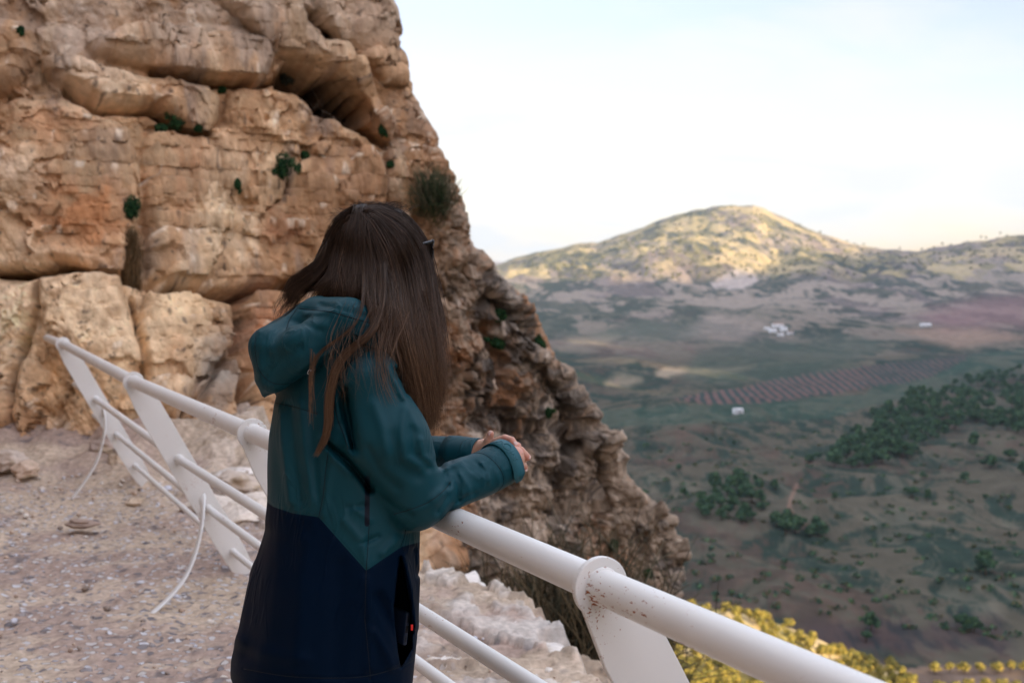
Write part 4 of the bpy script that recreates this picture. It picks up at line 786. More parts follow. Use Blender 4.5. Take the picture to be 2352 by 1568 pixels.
def creases(px, py):
    g = 0
    def ridge(pts, w, a):
        nonlocal g
        d = polydist(px, py, pts); g = g + a * np.exp(-(d / w) ** 2)
    R_ = ridge
    # forearm folds
    R_([(1001, 1062), (1021, 1086), (1029, 1113)], 9, -.008); R_([(1064, 1062), (1074, 1072), (1084, 1080)], 6, -.005); R_([(1012, 1082), (1040, 1068), (1062, 1058)], 7, .005)
    R_([(1105, 1064), (1110, 1090), (1111, 1115)], 4, .0035); R_([(1068, 1066), (1096, 1085), (1122, 1106)], 4, .0035); R_([(1127, 1074), (1125, 1110)], 3.5, .004); R_([(1108, 1062), (1118, 1085), (1124, 1100)], 3.5, .004); R_([(1060, 1062), (1075, 1080), (1100, 1100)], 5, .004); R_([(1043, 1100), (1052, 1128), (1054, 1150)], 6, -.005)
    R_([(1058, 1090), (1078, 1120), (1080, 1146)], 6, .004); R_([(1040, 1078), (1055, 1100), (1052, 1140)], 8, -.005); R_([(1092, 1060), (1115, 1082)], 3.5, -.004); R_([(1140, 1085), (1146, 1100), (1148, 1118)], 4, .003)
    R_([(1030, 1178), (1050, 1150), (1092, 1132)], 5, -.004); R_([(1000, 1150), (1030, 1120)], 12, .006); R_([(1029, 1115), (1027, 1140), (1005, 1175)], 6, -.006)
    # elbow, upper sleeve
    R_([(930, 940), (922, 1000), (930, 1050), (965, 1066)], 11, .006); R_([(968, 1010), (970, 1046), (1000, 1066)], 8, .005); R_([(947, 985), (950, 1040), (985, 1075)], 9, -.005)
    R_([(902, 1000), (908, 1065), (960, 1095)], 13, -.005); R_([(791, 900), (795, 940), (806, 985), (815, 1030)], 11, -.020); R_([(770, 915), (778, 960)], 8, .004)
    R_([(747, 1017), (775, 1040), (800, 1062), (830, 1095), (850, 1125)], 8, -.020); R_([(735, 1010), (760, 1045), (800, 1085)], 8, .006); R_([(915, 880), (935, 930), (955, 980)], 8, .004); R_([(905, 850), (922, 885), (932, 905)], 6, -.007); R_([(885, 830), (905, 872), (925, 912)], 7, .006)
    R_([(885, 820), (912, 850), (930, 880)], 5, -.004); R_([(950, 1175), (985, 1160), (1010, 1130)], 9, .004); R_([(870, 1130), (905, 1165), (945, 1182)], 7, -.004); R_([(860, 930), (880, 985), (890, 1040)], 13, .006); R_([(845, 1030), (880, 1090), (915, 1120)], 9, -.005)
    # back panel, skirt of the jacket
    for x0, dx, a in ((640, 25, .006), (668, 22, -.005), (690, 28, .005), (715, 14, -.004)): R_([(x0, 930), (x0 + dx * .4, 1040), (x0 + dx, 1150)], 9, a)
    R_([(765, 1050), (750, 1120), (742, 1180)], 8, .004); R_([(790, 1195), (830, 1240), (845, 1300)], 10, .005); R_([(800, 1165), (835, 1160)], 6, -.005); R_([(830, 1248), (868, 1232)], 5, -.006); R_([(812, 1165), (850, 1195)], 6, .004)
    R_([(910, 1240), (880, 1270)], 9, .006); R_([(842, 1330), (850, 1420), (848, 1530)], 14, .005); R_([(870, 1370), (905, 1450), (925, 1500)], 12, -.008); R_([(860, 1450), (890, 1500), (900, 1530)], 9, .005); R_([(700, 1250), (690, 1400), (680, 1540)], 24, .006); R_([(610, 1230), (585, 1380), (570, 1500)], 20, -.007); R_([(780, 1300), (775, 1450), (770, 1540)], 24, -.006)
    R_([(930, 1280), (948, 1360), (955, 1440)], 6, .009); R_([(950, 1262), (958, 1320)], 6, -.005); R_([(550, 1470), (600, 1500), (700, 1515)], 16, .004)
    return g
lens = [(918, 1266), (927, 1300), (936, 1350), (944, 1400), (949, 1450), (945, 1490), (920, 1534), (913, 1490), (907, 1430), (904, 1392), (910, 1340), (915, 1300)]
def jacket_f(X, Y, Z):
    px, py = pr(X, Y, Z)
    d = torso(X, Y, Z)
    d = smin(d, cone(X, Y, Z, P(800, 800, 2.71), SH_R, .068, .060), .04); d = smin(d, cone(X, Y, Z, P(780, 790, 2.76), SH_L, .07, .070), .05)
    armR = chain(X, Y, Z, [(SH_R, .060), (MU_R, .080), (EL_R, .0715)], .03); armR = smin(armR, chain(X, Y, Z, [(EL_R, .064), (FM_R, .0545), (FN_R, .050), (WR_R, .0445)], .0), .022)
    armL = chain(X, Y, Z, [(SH_L, .068), (EL_L, .060)], .02); armL = smin(armL, chain(X, Y, Z, [(EL_L, .052), (P(990, 1042, 2.98), .043), (P(1050, 1043, 2.955), .041)], .0), .025)
    d = smin(smin(d, armR, .014), armL, .03); d = np.maximum(d, Z - (CAMZ + (HY - 738) / F * TC_D))
    near = ss(.06, -.02, Y - TC_D) * 1.0; near = np.where(px > 965, 1.0, near)
    g = creases(px, py) * near
    n = vnoise(X * 9 + 3, Y * 9, Z * 6, seed=201) - .5; n2 = vnoise(X * 22 + 3 * n, Y * 22, Z * 10, seed=203) - .5
    d = d - g - .009 * n - .002 * n2
    # open ends: hem, cuffs, neck
    ztop = CAMZ + (HY - 752) / F * TC_D; zb = CAMZ + (HY - 1556) / F * TC_D + .012 * np.sin((X + Y) * 9)
    d = np.maximum(d, zb - Z)
    ax = (WR_R - FN_R); ax /= np.linalg.norm(ax); cutR = ((X - WR_R[0]) * ax[0] + (Y - WR_R[1]) * ax[1] + (Z - WR_R[2]) * ax[2]) - .002
    nearR = np.sqrt((X - WR_R[0]) ** 2 + (Y - WR_R[1]) ** 2 + (Z - WR_R[2]) ** 2) < .085
    d = np.where(nearR, np.maximum(d, cutR), d)
    hr = np.sqrt((X - WR_R[0]) ** 2 + (Y - WR_R[1]) ** 2 + (Z - WR_R[2]) ** 2); core = cone(X, Y, Z, FN_R + ax * .05, WR_R + ax * .08, .041, .039); d = np.maximum(d, -core)
    axl = np.array((.98, -.2, 0.0)); axl /= np.linalg.norm(axl); e = P(1047, 1043, 2.955); cutL = ((X - e[0]) * axl[0] + (Y - e[1]) * axl[1] + (Z - e[2]) * axl[2])
    nearL = np.sqrt((X - e[0]) ** 2 + (Y - e[1]) ** 2 + (Z - e[2]) ** 2) < .085; d = np.where(nearL & ~nearR, np.maximum(d, cutL), d)
    # pocket opening
    inl = inpoly(px, py, lens); dl = polydist(px, py, lens, True) * TC_D / F * np.where(inl, -1, 1)
    surf = torso(X, Y, Z); d = np.maximum(d, -np.maximum(np.maximum(dl, -surf - .05), Y - TC_D))
    return d
JV, JQ = surface_nets(jacket_f, (-.66, 2.42, CAMZ + (HY - 1575) / F * TC_D), (.035, 3.13, CAMZ + (HY - 690) / F * TC_D), .0035)
def smooth(V, Q, it, k=.5):
    for _ in range(it):
        A = np.zeros_like(V); c_ = np.zeros(len(V))
        for a, b in ((0, 1), (1, 2), (2, 3), (3, 0)):
            np.add.at(A, Q[:, a], V[Q[:, b]]); np.add.at(A, Q[:, b], V[Q[:, a]]); np.add.at(c_, Q[:, a], 1); np.add.at(c_, Q[:, b], 1)
        V = V + k * (A / c_[:, None] - V)
    return V
JV = smooth(JV, JQ, 2)
jme = mesh_np("jacket", JV, JQ); jpx, jpy = proj(JV)
seamy = np.interp(jpx, [520, 607, 627, 672, 732, 841, 885, 922, 968, 1000], [1120, 1147, 1163, 1178, 1187, 1310, 1280, 1255, 1243, 1238])
arm_side = (jpx > 975) | ((jpy < 1225) & (jpx > 860) & (JV[:, 1] < 2.68) & (jpx > 880))
navy = np.where(arm_side & (jpy < 1232), -30, jpy - seamy)
fattr(jme, 'navy', navy)
SEAMS = [[(841, 806), (805, 832), (784, 858), (771, 882), (768, 920), (775, 960), (786, 990), (800, 1030)], [(757, 1017), (748, 1080), (742, 1140), (732, 1187)], [(841, 806), (872, 800), (895, 812)], [(770, 690), (771, 690)],
         [(607, 1147), (627, 1163), (672, 1178), (732, 1187), (841, 1310), (885, 1280), (922, 1255), (968, 1243)], [(841, 1310), (838, 1420), (846, 1500), (851, 1560)], [(841, 1310), (846, 1240), (848, 1205)], [(920, 1255), (929, 1232), (932, 1215)],
         [(560, 1535), (660, 1552), (760, 1556), (840, 1552), (915, 1532), (950, 1515)], [(1035, 1106), (1020, 1125), (985, 1152), (940, 1170), (905, 1180)], [(633, 925), (680, 935), (730, 950)],
         [(1083, 1040), (1110, 1042), (1135, 1060), (1153, 1085), (1156, 1110), (1140, 1130), (1120, 1140)], [(1037, 1015), (1036, 1060)]]
sdist = np.min([polydist(jpx, jpy, s_) for s_ in SEAMS], axis=0); sdist = np.where((JV[:, 1] < 2.80) | (jpx > 1030), sdist, 20); fattr(jme, 'seam', sdist)
slot = inpoly(jpx, jpy, [(838, 1095), (851, 1095), (849, 1207), (836, 1207)]) & (JV[:, 1] < 2.75)
fattr(jme, 'slot', np.where(JV[:, 1] < 2.75, polydist(jpx, jpy, [(844, 1098), (843, 1203)]), 30))
m_jk = bpy.data.materials.new("jacket_cloth"); m_jk.use_nodes = True; nd, lk, bs = nodes_of(m_jk)
def att(n_): a = nd.new('ShaderNodeAttribute'); a.attribute_name = n_; return a.outputs['Fac']
def mrange(src, a, b, c_=0.0, d_=1.0): r = nd.new('ShaderNodeMapRange'); r.inputs[1].default_value = a; r.inputs[2].default_value = b; r.inputs[3].default_value = c_; r.inputs[4].default_value = d_; lk(src, r.inputs[0]); return r.outputs[0]
def mixn(f_, a, b):
    m_ = nd.new('ShaderNodeMix'); m_.data_type = 'RGBA'; lk(f_, m_.inputs[0])
    for s_, k_ in ((a, 6), (b, 7)):
        if isinstance(s_, tuple): m_.inputs[k_].default_value = (*s_, 1)
        else: lk(s_, m_.inputs[k_])
    return m_.outputs[2]
TEAL, NAVY = (0.0016, 0.043, 0.058), (0.0002, 0.0060, 0.0190)
c1 = mixn(mrange(att('navy'), -1.0, 1.0), TEAL, NAVY); c3 = mixn(mrange(att('slot'), 6.5, 5.0), c1, (0.001, 0.004, 0.012)); lk(c3, bs.inputs['Base Color'])
bs.inputs['Roughness'].default_value = .56; lk(mrange(att('navy'), -1.0, 1.0, .18, .05), bs.inputs['Specular IOR Level']); bs.inputs['Sheen Weight'].default_value = .0
tcn = nd.new('ShaderNodeTexCoord'); wv = nd.new('ShaderNodeTexNoise'); wv.inputs['Scale'].default_value = 900; lk(tcn.outputs['Object'], wv.inputs['Vector'])
w2 = nd.new('ShaderNodeTexNoise'); w2.inputs['Scale'].default_value = 26; w2.inputs['Detail'].default_value = 3; w2.inputs['Distortion'].default_value = .8; lk(tcn.outputs['Object'], w2.inputs['Vector'])
b0 = nd.new('ShaderNodeBump'); b0.inputs['Strength'].default_value = .10; b0.inputs['Distance'].default_value = .004; lk(w2.outputs['Fac'], b0.inputs['Height'])
mpw = nd.new('ShaderNodeMapping'); mpw.inputs['Scale'].default_value = (1.0, 1.0, .42); mpw.inputs['Rotation'].default_value = (.2, .5, 0); lk(tcn.outputs['Object'], mpw.inputs[0])
w3 = nd.new('ShaderNodeTexNoise'); w3.inputs['Scale'].default_value = 17; w3.inputs['Detail'].default_value = 1.5; w3.inputs['Distortion'].default_value = 1.2; lk(mpw.outputs[0], w3.inputs['Vector'])
w4 = nd.new('ShaderNodeMath'); w4.operation = 'SUBTRACT'; w4.inputs[1].default_value = .5; lk(w3.outputs['Fac'], w4.inputs[0]); w5 = nd.new('ShaderNodeMath'); w5.operation = 'ABSOLUTE'; lk(w4.outputs[0], w5.inputs[0])
w6 = nd.new('ShaderNodeTexNoise'); w6.inputs['Scale'].default_value = 6; lk(tcn.outputs['Object'], w6.inputs['Vector'])
w7 = nd.new('ShaderNodeMath'); w7.operation = 'MULTIPLY'; lk(mrange(w5.outputs[0], 0, .10, 1, 0), w7.inputs[0]); lk(mrange(w6.outputs['Fac'], .48, .62), w7.inputs[1])
bw = nd.new('ShaderNodeBump'); bw.inputs['Strength'].default_value = .55; bw.inputs['Distance'].default_value = .0035; lk(w7.outputs[0], bw.inputs['Height']); lk(b0.outputs[0], bw.inputs['Normal'])
b1 = nd.new('ShaderNodeBump'); b1.inputs['Strength'].default_value = .25; b1.inputs['Distance'].default_value = .0005; lk(wv.outputs['Fac'], b1.inputs['Height']); lk(bw.outputs[0], b1.inputs['Normal'])
b2 = nd.new('ShaderNodeBump'); b2.inputs['Strength'].default_value = .6; b2.inputs['Distance'].default_value = .002; lk(mrange(att('seam'), 0, 7), b2.inputs['Height']); lk(b1.outputs[0], b2.inputs['Normal']); lk(b2.outputs[0], bs.inputs['Normal'])
jacket = link("jacket", jme, m_jk, person)
from mathutils.bvhtree import BVHTree
def surf_fn(V, Q):
    t_ = BVHTree.FromPolygons([tuple(v) for v in V], [tuple(q) for q in Q.tolist()]); o_ = Vector((0, 0, CAMZ))
    def f_(x_, y_):
        r_ = t_.ray_cast(o_, (Vector(P(x_, y_, 3.0)) - o_).normalized()); return None if r_[0] is None else np.array(r_[0])
    return f_
jsurf = surf_fn(JV, JQ)
m_seam = mat("seam_thread", col=(.0006, .004, .008), rough=.8)
def piping(lines, sf, name, parent, lim=.03, rad=.0008):
    mb = MB()
    for l_ in lines:
        l_ = np.array(l_, float); n_ = max(4, int(np.sum(np.hypot(*np.diff(l_, axis=0).T)) / 5)); c_ = catmull(l_, n_) if len(l_) > 4 else np.array([l_[min(int(t_), len(l_) - 2)] * (1 - (t_ - min(int(t_), len(l_) - 2))) + l_[min(int(t_), len(l_) - 2) + 1] * (t_ - min(int(t_), len(l_) - 2)) for t_ in np.linspace(0, len(l_) - 1, n_)])
        run = []
        for x_, y_ in c_:
            p_ = sf(x_, y_)
            if p_ is None or (run and abs(p_[1] - run[-1][1]) > lim): 
                if len(run) > 2: V, Q, T = tube_mesh(run, rad, 6); mb.add(V, Q, T)
                run = [] if p_ is None else [p_]
            else: run.append(p_)
        if len(run) > 2: V, Q, T = tube_mesh(run, rad, 6); mb.add(V, Q, T)
    if mb.n: mb.build(name, m_seam, parent)
piping([s_ for s_ in SEAMS if s_ is not SEAMS[4]], jsurf, "seam", jacket)

# the hood hanging down the back
HC = P(815, 742, 2.735)
def hood_f(X, Y, Z):
    px, py = pr(X, Y, Z)
    A, B, T_ = P(722, 742, 2.72), P(621, 800, 2.66), P(607, 866, 2.66)
    d = chain(X, Y, Z, [(P(790, 742, 2.68), .052), (A, .044), (B, .044), (T_, .022)], .02)
    d = smin(d, chain(X, Y, Z, [(P(800, 742, 2.62), .045), (P(700, 796, 2.61), .048), (P(630, 868, 2.635), .030), (P(606, 908, 2.65), .006)], .012), .035)
    d = smin(d, chain(X, Y, Z, [(P(705, 735, 2.82), .040), (P(640, 785, 2.80), .040), (P(612, 860, 2.72), .028)], .02), .05)
    d = smin(d, chain(X, Y, Z, [(P(735, 722, 2.70), .036), (P(800, 728, 2.61), .034), (P(862, 775, 2.60), .026), (P(905, 840, 2.64), .018), (P(926, 872, 2.69), .010)], .01), .03)
    d = smin(d, chain(X, Y, Z, [(P(735, 722, 2.78), .036), (P(800, 720, 2.88), .036), (P(880, 770, 2.88), .03)], .01), .03)
    d = np.maximum(d, -cone(X, Y, Z, P(822, 640, 2.735), P(828, 760, 2.735), .088, .072))
    def rr(pts, w, a): return a * np.exp(-(polydist(px, py, pts) / w) ** 2)
    g = rr([(690, 800), (640, 830), (612, 870)], 10, -.006) + rr([(740, 745), (680, 770), (625, 800)], 14, .005) + rr([(780, 800), (715, 830), (690, 850)], 7, .005) + rr([(665, 735), (690, 745), (740, 760)], 7, -.004) + rr([(620, 760), (600, 800), (596, 850)], 9, .004) + rr([(830, 750), (880, 800), (910, 850)], 9, -.004) + rr([(700, 722), (770, 712), (830, 735)], 5, .004) + rr([(735, 700), (790, 716), (850, 728)], 5, -.004)
    n = vnoise(X * 12, Y * 12, Z * 10, seed=211) - .5
    return d - g - .007 * n
HV, HQ = surface_nets(hood_f, (-.60, 2.48, CAMZ + (HY - 940) / F * 2.7), (-.19, 2.98, CAMZ + (HY - 640) / F * 2.7), .0042); HV = smooth(HV, HQ, 2)
hme = mesh_np("hood", HV, HQ); a, b = proj(HV); fattr(hme, 'navy', np.full(len(HV), -30.)); fattr(hme, 'slot', np.full(len(HV), 30.))
fattr(hme, 'seam', np.min([polydist(a, b, s_) for s_ in ([(589, 759), (586, 800), (596, 850), (630, 880), (690, 878)], [(655, 765), (664, 735), (685, 705)], [(685, 708), (760, 716), (850, 742), (905, 800)])], axis=0))
HSE = ([(589, 759), (586, 800), (596, 850), (630, 880), (690, 878)], [(655, 765), (664, 735), (685, 705)], [(685, 708), (760, 716), (850, 742), (905, 800)])
hood = link("hood", hme, m_jk, person); hsurf = surf_fn(HV, HQ); piping(HSE, hsurf, "seam", hood)

# cuff strap on the near sleeve with raised lettering
ax = (WR_R - FN_R); ax /= np.linalg.norm(ax); su = np.cross(ax, (0, 0, 1.)); su /= np.linalg.norm(su); sv = np.cross(su, ax)   # su: towards the viewer, sv: up
if su[1] > 0: su = -su
sc0 = WR_R - ax * .019; RS = .0485
def strap_pt(th, w, r): return sc0 + ax * w + (su * math.sin(th) + sv * math.cos(th)) * r
nth, hwid = 64, .0165
ths = np.linspace(math.radians(-60), math.radians(128), nth); V = []
for k, th in enumerate(ths):
    e_ = hwid * (1.0 if th < math.radians(112) else max(.45, 1 - (th - math.radians(112)) / math.radians(30)))
    wsh = .010 - .012 * math.cos(th)
    for w_, r_ in ((-e_, RS), (-e_, RS + .003), (e_, RS + .003), (e_, RS)): V.append(strap_pt(th, w_ - wsh * .0, r_ + .007 * ss(math.radians(75), math.radians(128), th)))
i_ = np.arange(nth * 4).reshape(nth, 4); j_ = np.roll(i_, -1, 1); Q = np.stack([i_[:-1], j_[:-1], j_[1:], i_[1:]], -1).reshape(-1, 4); Q = np.concatenate([Q, [[0, 1, 2, 3]], [[nth * 4 - 1, nth * 4 - 2, nth * 4 - 3, nth * 4 - 4]]])
m_strap = mat("strap_rubber", col=(0.010, 0.085, 0.110), rough=.55, spec=.3, bump=.2, bscale=700, bdist=.0004); m_let = mat("raised_print", col=(0.012, 0.095, 0.12), rough=.4, spec=.35)
strap = link("cuff_strap", mesh_np("cuff_strap", np.array(V), Q), m_strap, person)
inner = []; 
for r_ in (.040, .0375):
    for w_ in (-.02, .027): inner.append([sc0 + ax * w_ + (su * math.sin(t_) + sv * math.cos(t_)) * r_ for t_ in np.linspace(0, 2 * math.pi, 40, endpoint=False)])
V = np.array([inner[0], inner[1], inner[3], inner[2]]).reshape(-1, 3); i_ = np.arange(160).reshape(4, 40); j_ = np.roll(i_, -1, 1); k_ = np.roll(i_, -1, 0); l_ = np.roll(j_, -1, 0)
link("cuff", mesh_np("cuff", V, np.stack([i_, j_, l_, k_], -1).reshape(-1, 4)), mat("cuff_lining", col=(.004, .018, .045), rough=.7), person)
lc_a, lc_b = P(1034, 1042, 2.962), P(1103, 1044, 2.925); lax = (lc_b - lc_a) / np.linalg.norm(lc_b - lc_a); lu_ = np.cross(lax, (0, 0, 1.)); lu_ /= np.linalg.norm(lu_); lv_ = np.cross(lu_, lax)
rings = [(lc_a, .0445), (lc_a - lax * .001, .0475), (lc_a + lax * .02, .0470), (lc_b - lax * .02, .0430), (lc_b - lax * .002, .0420), (lc_b, .0405), (lc_b - lax * .004, .0385), (lc_b - lax * .05, .0385)]
Vc = np.array([[c_ + (lu_ * math.cos(t_) + lv_ * math.sin(t_) * .90) * r_ for t_ in np.linspace(0, 2 * math.pi, 44, endpoint=False)] for c_, r_ in rings]).reshape(-1, 3); i_ = np.arange(8 * 44).reshape(8, 44); j_ = np.roll(i_, -1, 1)
cme2 = mesh_np("cuff", Vc, np.stack([i_[:-1], j_[:-1], j_[1:], i_[1:]], -1).reshape(-1, 4)); fattr(cme2, 'navy', np.full(len(Vc), -30.)); fattr(cme2, 'slot', np.full(len(Vc), 30.)); fattr(cme2, 'seam', np.full(len(Vc), 30.)); link("cuff", cme2, m_jk, person)
def letters(strokes, th0, size_th, size_w, wc, r, rad=.0011):
    mb = MB()
    for st_ in strokes:
        pts = [strap_pt(th0 + a_ * size_th, wc - (b_ - .5) * size_w, r) for a_, b_ in st_]
        if len(pts) > 2 and len(st_) > 6: pts = list(catmull(pts, 30))
        for p_, q_ in zip(pts[:-1], pts[1:]):
            v_, q2, t2 = tube_mesh([p_, q_], rad, 6); mb.add(v_, q2, t2)
    return mb
# letters read along the strap, tops towards the elbow side: M O V
circ = [(.5 + .5 * math.cos(a_), .5 + .5 * math.sin(a_)) for a_ in np.linspace(.5, 5.9, 10)]
th_a = math.radians(-4); lw_ = math.radians(22)
mb = MB()
for st_, k in (([[(0, .05), (0.05, .9), (.5, .35), (.95, .95), (1, .1)]], 2), ([circ], 1), ([[(0, .9), (.3, .9), (.55, .1), (.95, .35), (1, .75)]], 0)):
    m_ = letters(st_, th_a + k * lw_ * 1.22, lw_, .017, 0, RS + .0032)
    for V_1, q_, t_ in zip(m_.V, m_.Q, m_.T): pass
    off = mb.n; mb.V += m_.V; mb.Q += [q_ + off for q_ in m_.Q]; mb.T += [t_ + off for t_ in m_.T]; mb.n += m_.n
mb.build("lettering", m_let, strap)
# small white C logo printed on the back yoke
cp = [(714, 856), (709, 858.5), (707, 858), (706.8, 855), (709, 850.5), (711.5, 848.3), (713.5, 849), (713.3, 851.5)]
V, Q, T = tube_mesh(catmull([min([q for q in (jsurf(x_, y_), hsurf(x_, y_)) if q is not None], key=lambda q: q[1]) - np.array((0, .0005, 0)) for x_, y_ in cp], 30), .0009, 6); link("logo", mesh_np("logo", V, Q, T), mat("logo_white", col=(.75, .77, .82), rough=.6), jacket)
# red tag in the pocket mouth
mb = MB(); mb.box(P(946, 1440, 2.612), (.0022, .0012, .006), bev=.0008); mb.build("pocket_tag", mat("red_tag", col=(.85, .04, .03), rough=.6), jacket)
# telephone standing in the pocket, a thing of its own
pa, pb = P(939, 1406, 2.64), P(930, 1482, 2.635); zv = (pa - pb); ln = np.linalg.norm(zv); zv /= ln; yv = np.array((-.55, .83, -.05)); yv -= zv * (yv @ zv); yv /= np.linalg.norm(yv); xv = np.cross(yv, zv)
Rm = np.stack([xv, yv, zv], 1); c0 = (pa + pb) / 2 + yv * .05; ph = empty("smartphone", tuple(c0)); tag(ph, 'dark blue cased phone standing in the open jacket pocket, charging port outwards', 'phone'); bpy.context.view_layer.update()
mb = MB(); mb.box(c0, (.0048, .05, ln / 2), Rm, .003); mb.build("case", mat("phone_case", col=(.010, .022, .05), rough=.5, spec=.5), ph)
mb = MB(); mb.box((pa + pb) / 2 - yv * .0006, (.0030, .001, .0075), Rm, .0006); mb.build("port", mat("port_dark", col=(.004, .004, .006), rough=.4), ph)
for s_ in (-1, 1):
    mb = MB()
    for q_ in range(7): mb.box((pa + pb) / 2 - yv * .0005 + zv * s_ * (.014 + q_ * .0022), (.0016, .0008, .0006), Rm)
    mb.build("speaker_grille", bpy.data.materials["port_dark"], ph)

# ---------------------------------------------------------------- body: head, neck, legs, hands in one skin
HD = P(868, 588, 2.80); HF = np.array((.80, .60, 0.)); HR = np.array((.60, -.80, 0.))
def hd(f_, r_, u_): return HD + HF * f_ + HR * r_ + UP * u_
def body_f(X, Y, Z):
    yaw = math.atan2(HF[1], HF[0])
    d = ellip(X, Y, Z, hd(.0, 0, .008), (.092, .072, .092), yaw); d = smin(d, ellip(X, Y, Z, hd(.045, 0, -.055), (.055, .052, .065), yaw), .03)
    d = smin(d, cone(X, Y, Z, hd(.10, 0, .005), hd(.116, 0, -.030), .008, .012), .012)
    d = smin(d, cone(X, Y, Z, hd(.094, -.018, -.062), hd(.094, .018, -.062), .007, .007), .010); d = np.maximum(d, -cone(X, Y, Z, hd(.104, -.016, -.0615), hd(.104, .016, -.0615), .0022, .0022))
    d = smin(d, cone(X, Y, Z, hd(.080, 0, -.100), hd(.075, 0, -.104), .018, .018), .02)
    for s_ in (-1, 1):
        d = smin(d, -smin(-ellip(X, Y, Z, hd(-.008, s_ * .080, -.018), (.018, .010, .030), yaw), ellip(X, Y, Z, hd(-.006, s_ * .090, -.015), (.010, .006, .018), yaw), .004), .006)
        d = smin(d, ellip(X, Y, Z, hd(.068, s_ * .036, -.035), (.025, .022, .02), yaw), .02); d = -smin(-d, ellip(X, Y, Z, hd(.098, s_ * .031, .004), (.012, .020, .012), yaw), .012); d = smin(d, ellip(X, Y, Z, hd(.080, s_ * .031, .002), (.013, .014, .012), yaw), .003)
    neck = P(822, 745, 2.735); d = smin(d, cone(X, Y, Z, hd(-.025, 0, -.05), neck, .050, .054), .03)
    d = smin(d, np.maximum(torso(X, Y, Z, -.065), Z - (CAMZ + (HY - 800) / F * TC_D)), .03)
    d = smin(d, chain(X, Y, Z, [(SH_R, .045), (EL_R, .036), (WR_R, .025)], .02), .03); d = smin(d, chain(X, Y, Z, [(SH_L, .045), (EL_L, .036), (WR_L, .024)], .02), .03)
    zc = CAMZ + (HY - 1560) / F * TC_D
    return d
BVx, BQx = surface_nets(body_f, (-.62, 2.46, .60), (.02, 3.12, 1.72), .006)
# hands at finer pitch
def H(px, py, D): return P(px, py, D)
def hands_f(X, Y, Z):
    k = .005
    # right hand: out of the near cuff, back of the hand towards the viewer, knuckles at the right
    w = WR_R + ax * .0
    d = chain(X, Y, Z, [(WR_R - ax * .03, .024), (H(1176, 1052, 2.825), .024), (H(1184, 1044, 2.845), .019)], .01)
    kn = [H(1176, 1030, 2.862), H(1187, 1040, 2.855), H(1194, 1055, 2.85), H(1195, 1069, 2.85)]
    for i2, q_ in enumerate(kn): d = smin(d, cone(X, Y, Z, H(1170 + i2 * 2, 1048 + i2 * 6, 2.82), q_, .013, .0098), .008)
    # its four fingers fold away round the other hand
    for i2, (m1_, m2_, m3_) in enumerate([((1188, 1024, 2.885), (1180, 1022, 2.915), (1160, 1028, 2.93)), ((1198, 1038, 2.885), (1194, 1038, 2.917), (1170, 1042, 2.935)), ((1203, 1053, 2.88), (1199, 1056, 2.912), (1176, 1058, 2.93)), ((1202, 1070, 2.875), (1198, 1074, 2.90), (1180, 1075, 2.915))]):
        d = smin(d, chain(X, Y, Z, [(kn[i2], .0095), (H(*m1_), .0088), (H(*m2_), .0078), (H(*m3_), .0068)], .002), .003)
    d = smin(d, chain(X, Y, Z, [(H(1165, 1040, 2.84), .012), (H(1160, 1026, 2.875), .0098), (H(1150, 1020, 2.91), .008)], .003), .006)
    # left hand: behind, thumb raised, fingers laid over the near hand
    l_ = chain(X, Y, Z, [(H(1075, 1040, 2.93), .024), (H(1100, 1033, 2.928), .022), (H(1122, 1030, 2.925), .021)], .01)
    l_ = smin(l_, cone(X, Y, Z, H(1112, 1026, 2.915), H(1140, 1022, 2.905), .016, .012), .01); l_ = smin(l_, cone(X, Y, Z, H(1118, 1042, 2.925), H(1148, 1046, 2.91), .017, .013), .01)
    l_ = smin(l_, chain(X, Y, Z, [(H(1118, 1024, 2.905), .012), (H(1121, 1010, 2.90), .0088), (H(1126, 1000, 2.898), .0080), (H(1127, 995.5, 2.896), .0076)], .002), .006)
    fg = [[(1134, 1017, 2.90, .0105), (1160, 1006.5, 2.878, .0092), (1175, 1011, 2.862, .0086), (1186, 1024.5, 2.852, .0073)],
          [(1142, 1030, 2.90, .0105), (1172, 1024, 2.882, .0092), (1196, 1034, 2.866, .0090), (1212, 1050, 2.862, .0078)],
          [(1146, 1044, 2.905, .0105), (1178, 1044, 2.885, .009), (1200, 1058, 2.878, .008), (1206, 1075, 2.878, .0062)],
          [(1146, 1056, 2.905, .010), (1172, 1062, 2.895, .0082), (1192, 1072, 2.893, .0072), (1199, 1084, 2.893, .0058)]]
    for f3 in fg: l_ = smin(l_, chain(X, Y, Z, [(H(*q_[:3]), q_[3]) for q_ in f3], .001), .0016)
    return smin(d, l_, .0012)
HVx, HQx = surface_nets(hands_f, (P(1060, 0, 2.9)[0], 2.77, P(0, 1100, 2.85)[2]), (P(1232, 0, 2.85)[0], 2.975, P(0, 975, 2.85)[2]), .0014)
HVx = smooth(HVx, HQx, 1)
def legs_f(X, Y, Z):
    def gp(f_, r_, z_): return np.array((-.40, 2.76, 0)) + FW * f_ + RT * r_ + UP * z_
    d = None
    for s_, bk in ((1, -.02), (-1, .05)):
        c_ = chain(X, Y, Z, [(gp(-.02, s_ * .085, .84), .115), (gp(.0 + bk, s_ * .10, .48), .082), (gp(-.03 + bk, s_ * .10, .10), .062), (gp(-.03 + bk, s_ * .10, .07), .060)], .03); d = c_ if d is None else smin(d, c_, .03)
    return np.maximum(d + .006 * (vnoise(X * 14, Y * 14, Z * 9, seed=221) - .5), .055 - Z)
LVx, LQx = surface_nets(legs_f, (-.70, 2.45, .02), (-.10, 3.08, 1.0), .009)
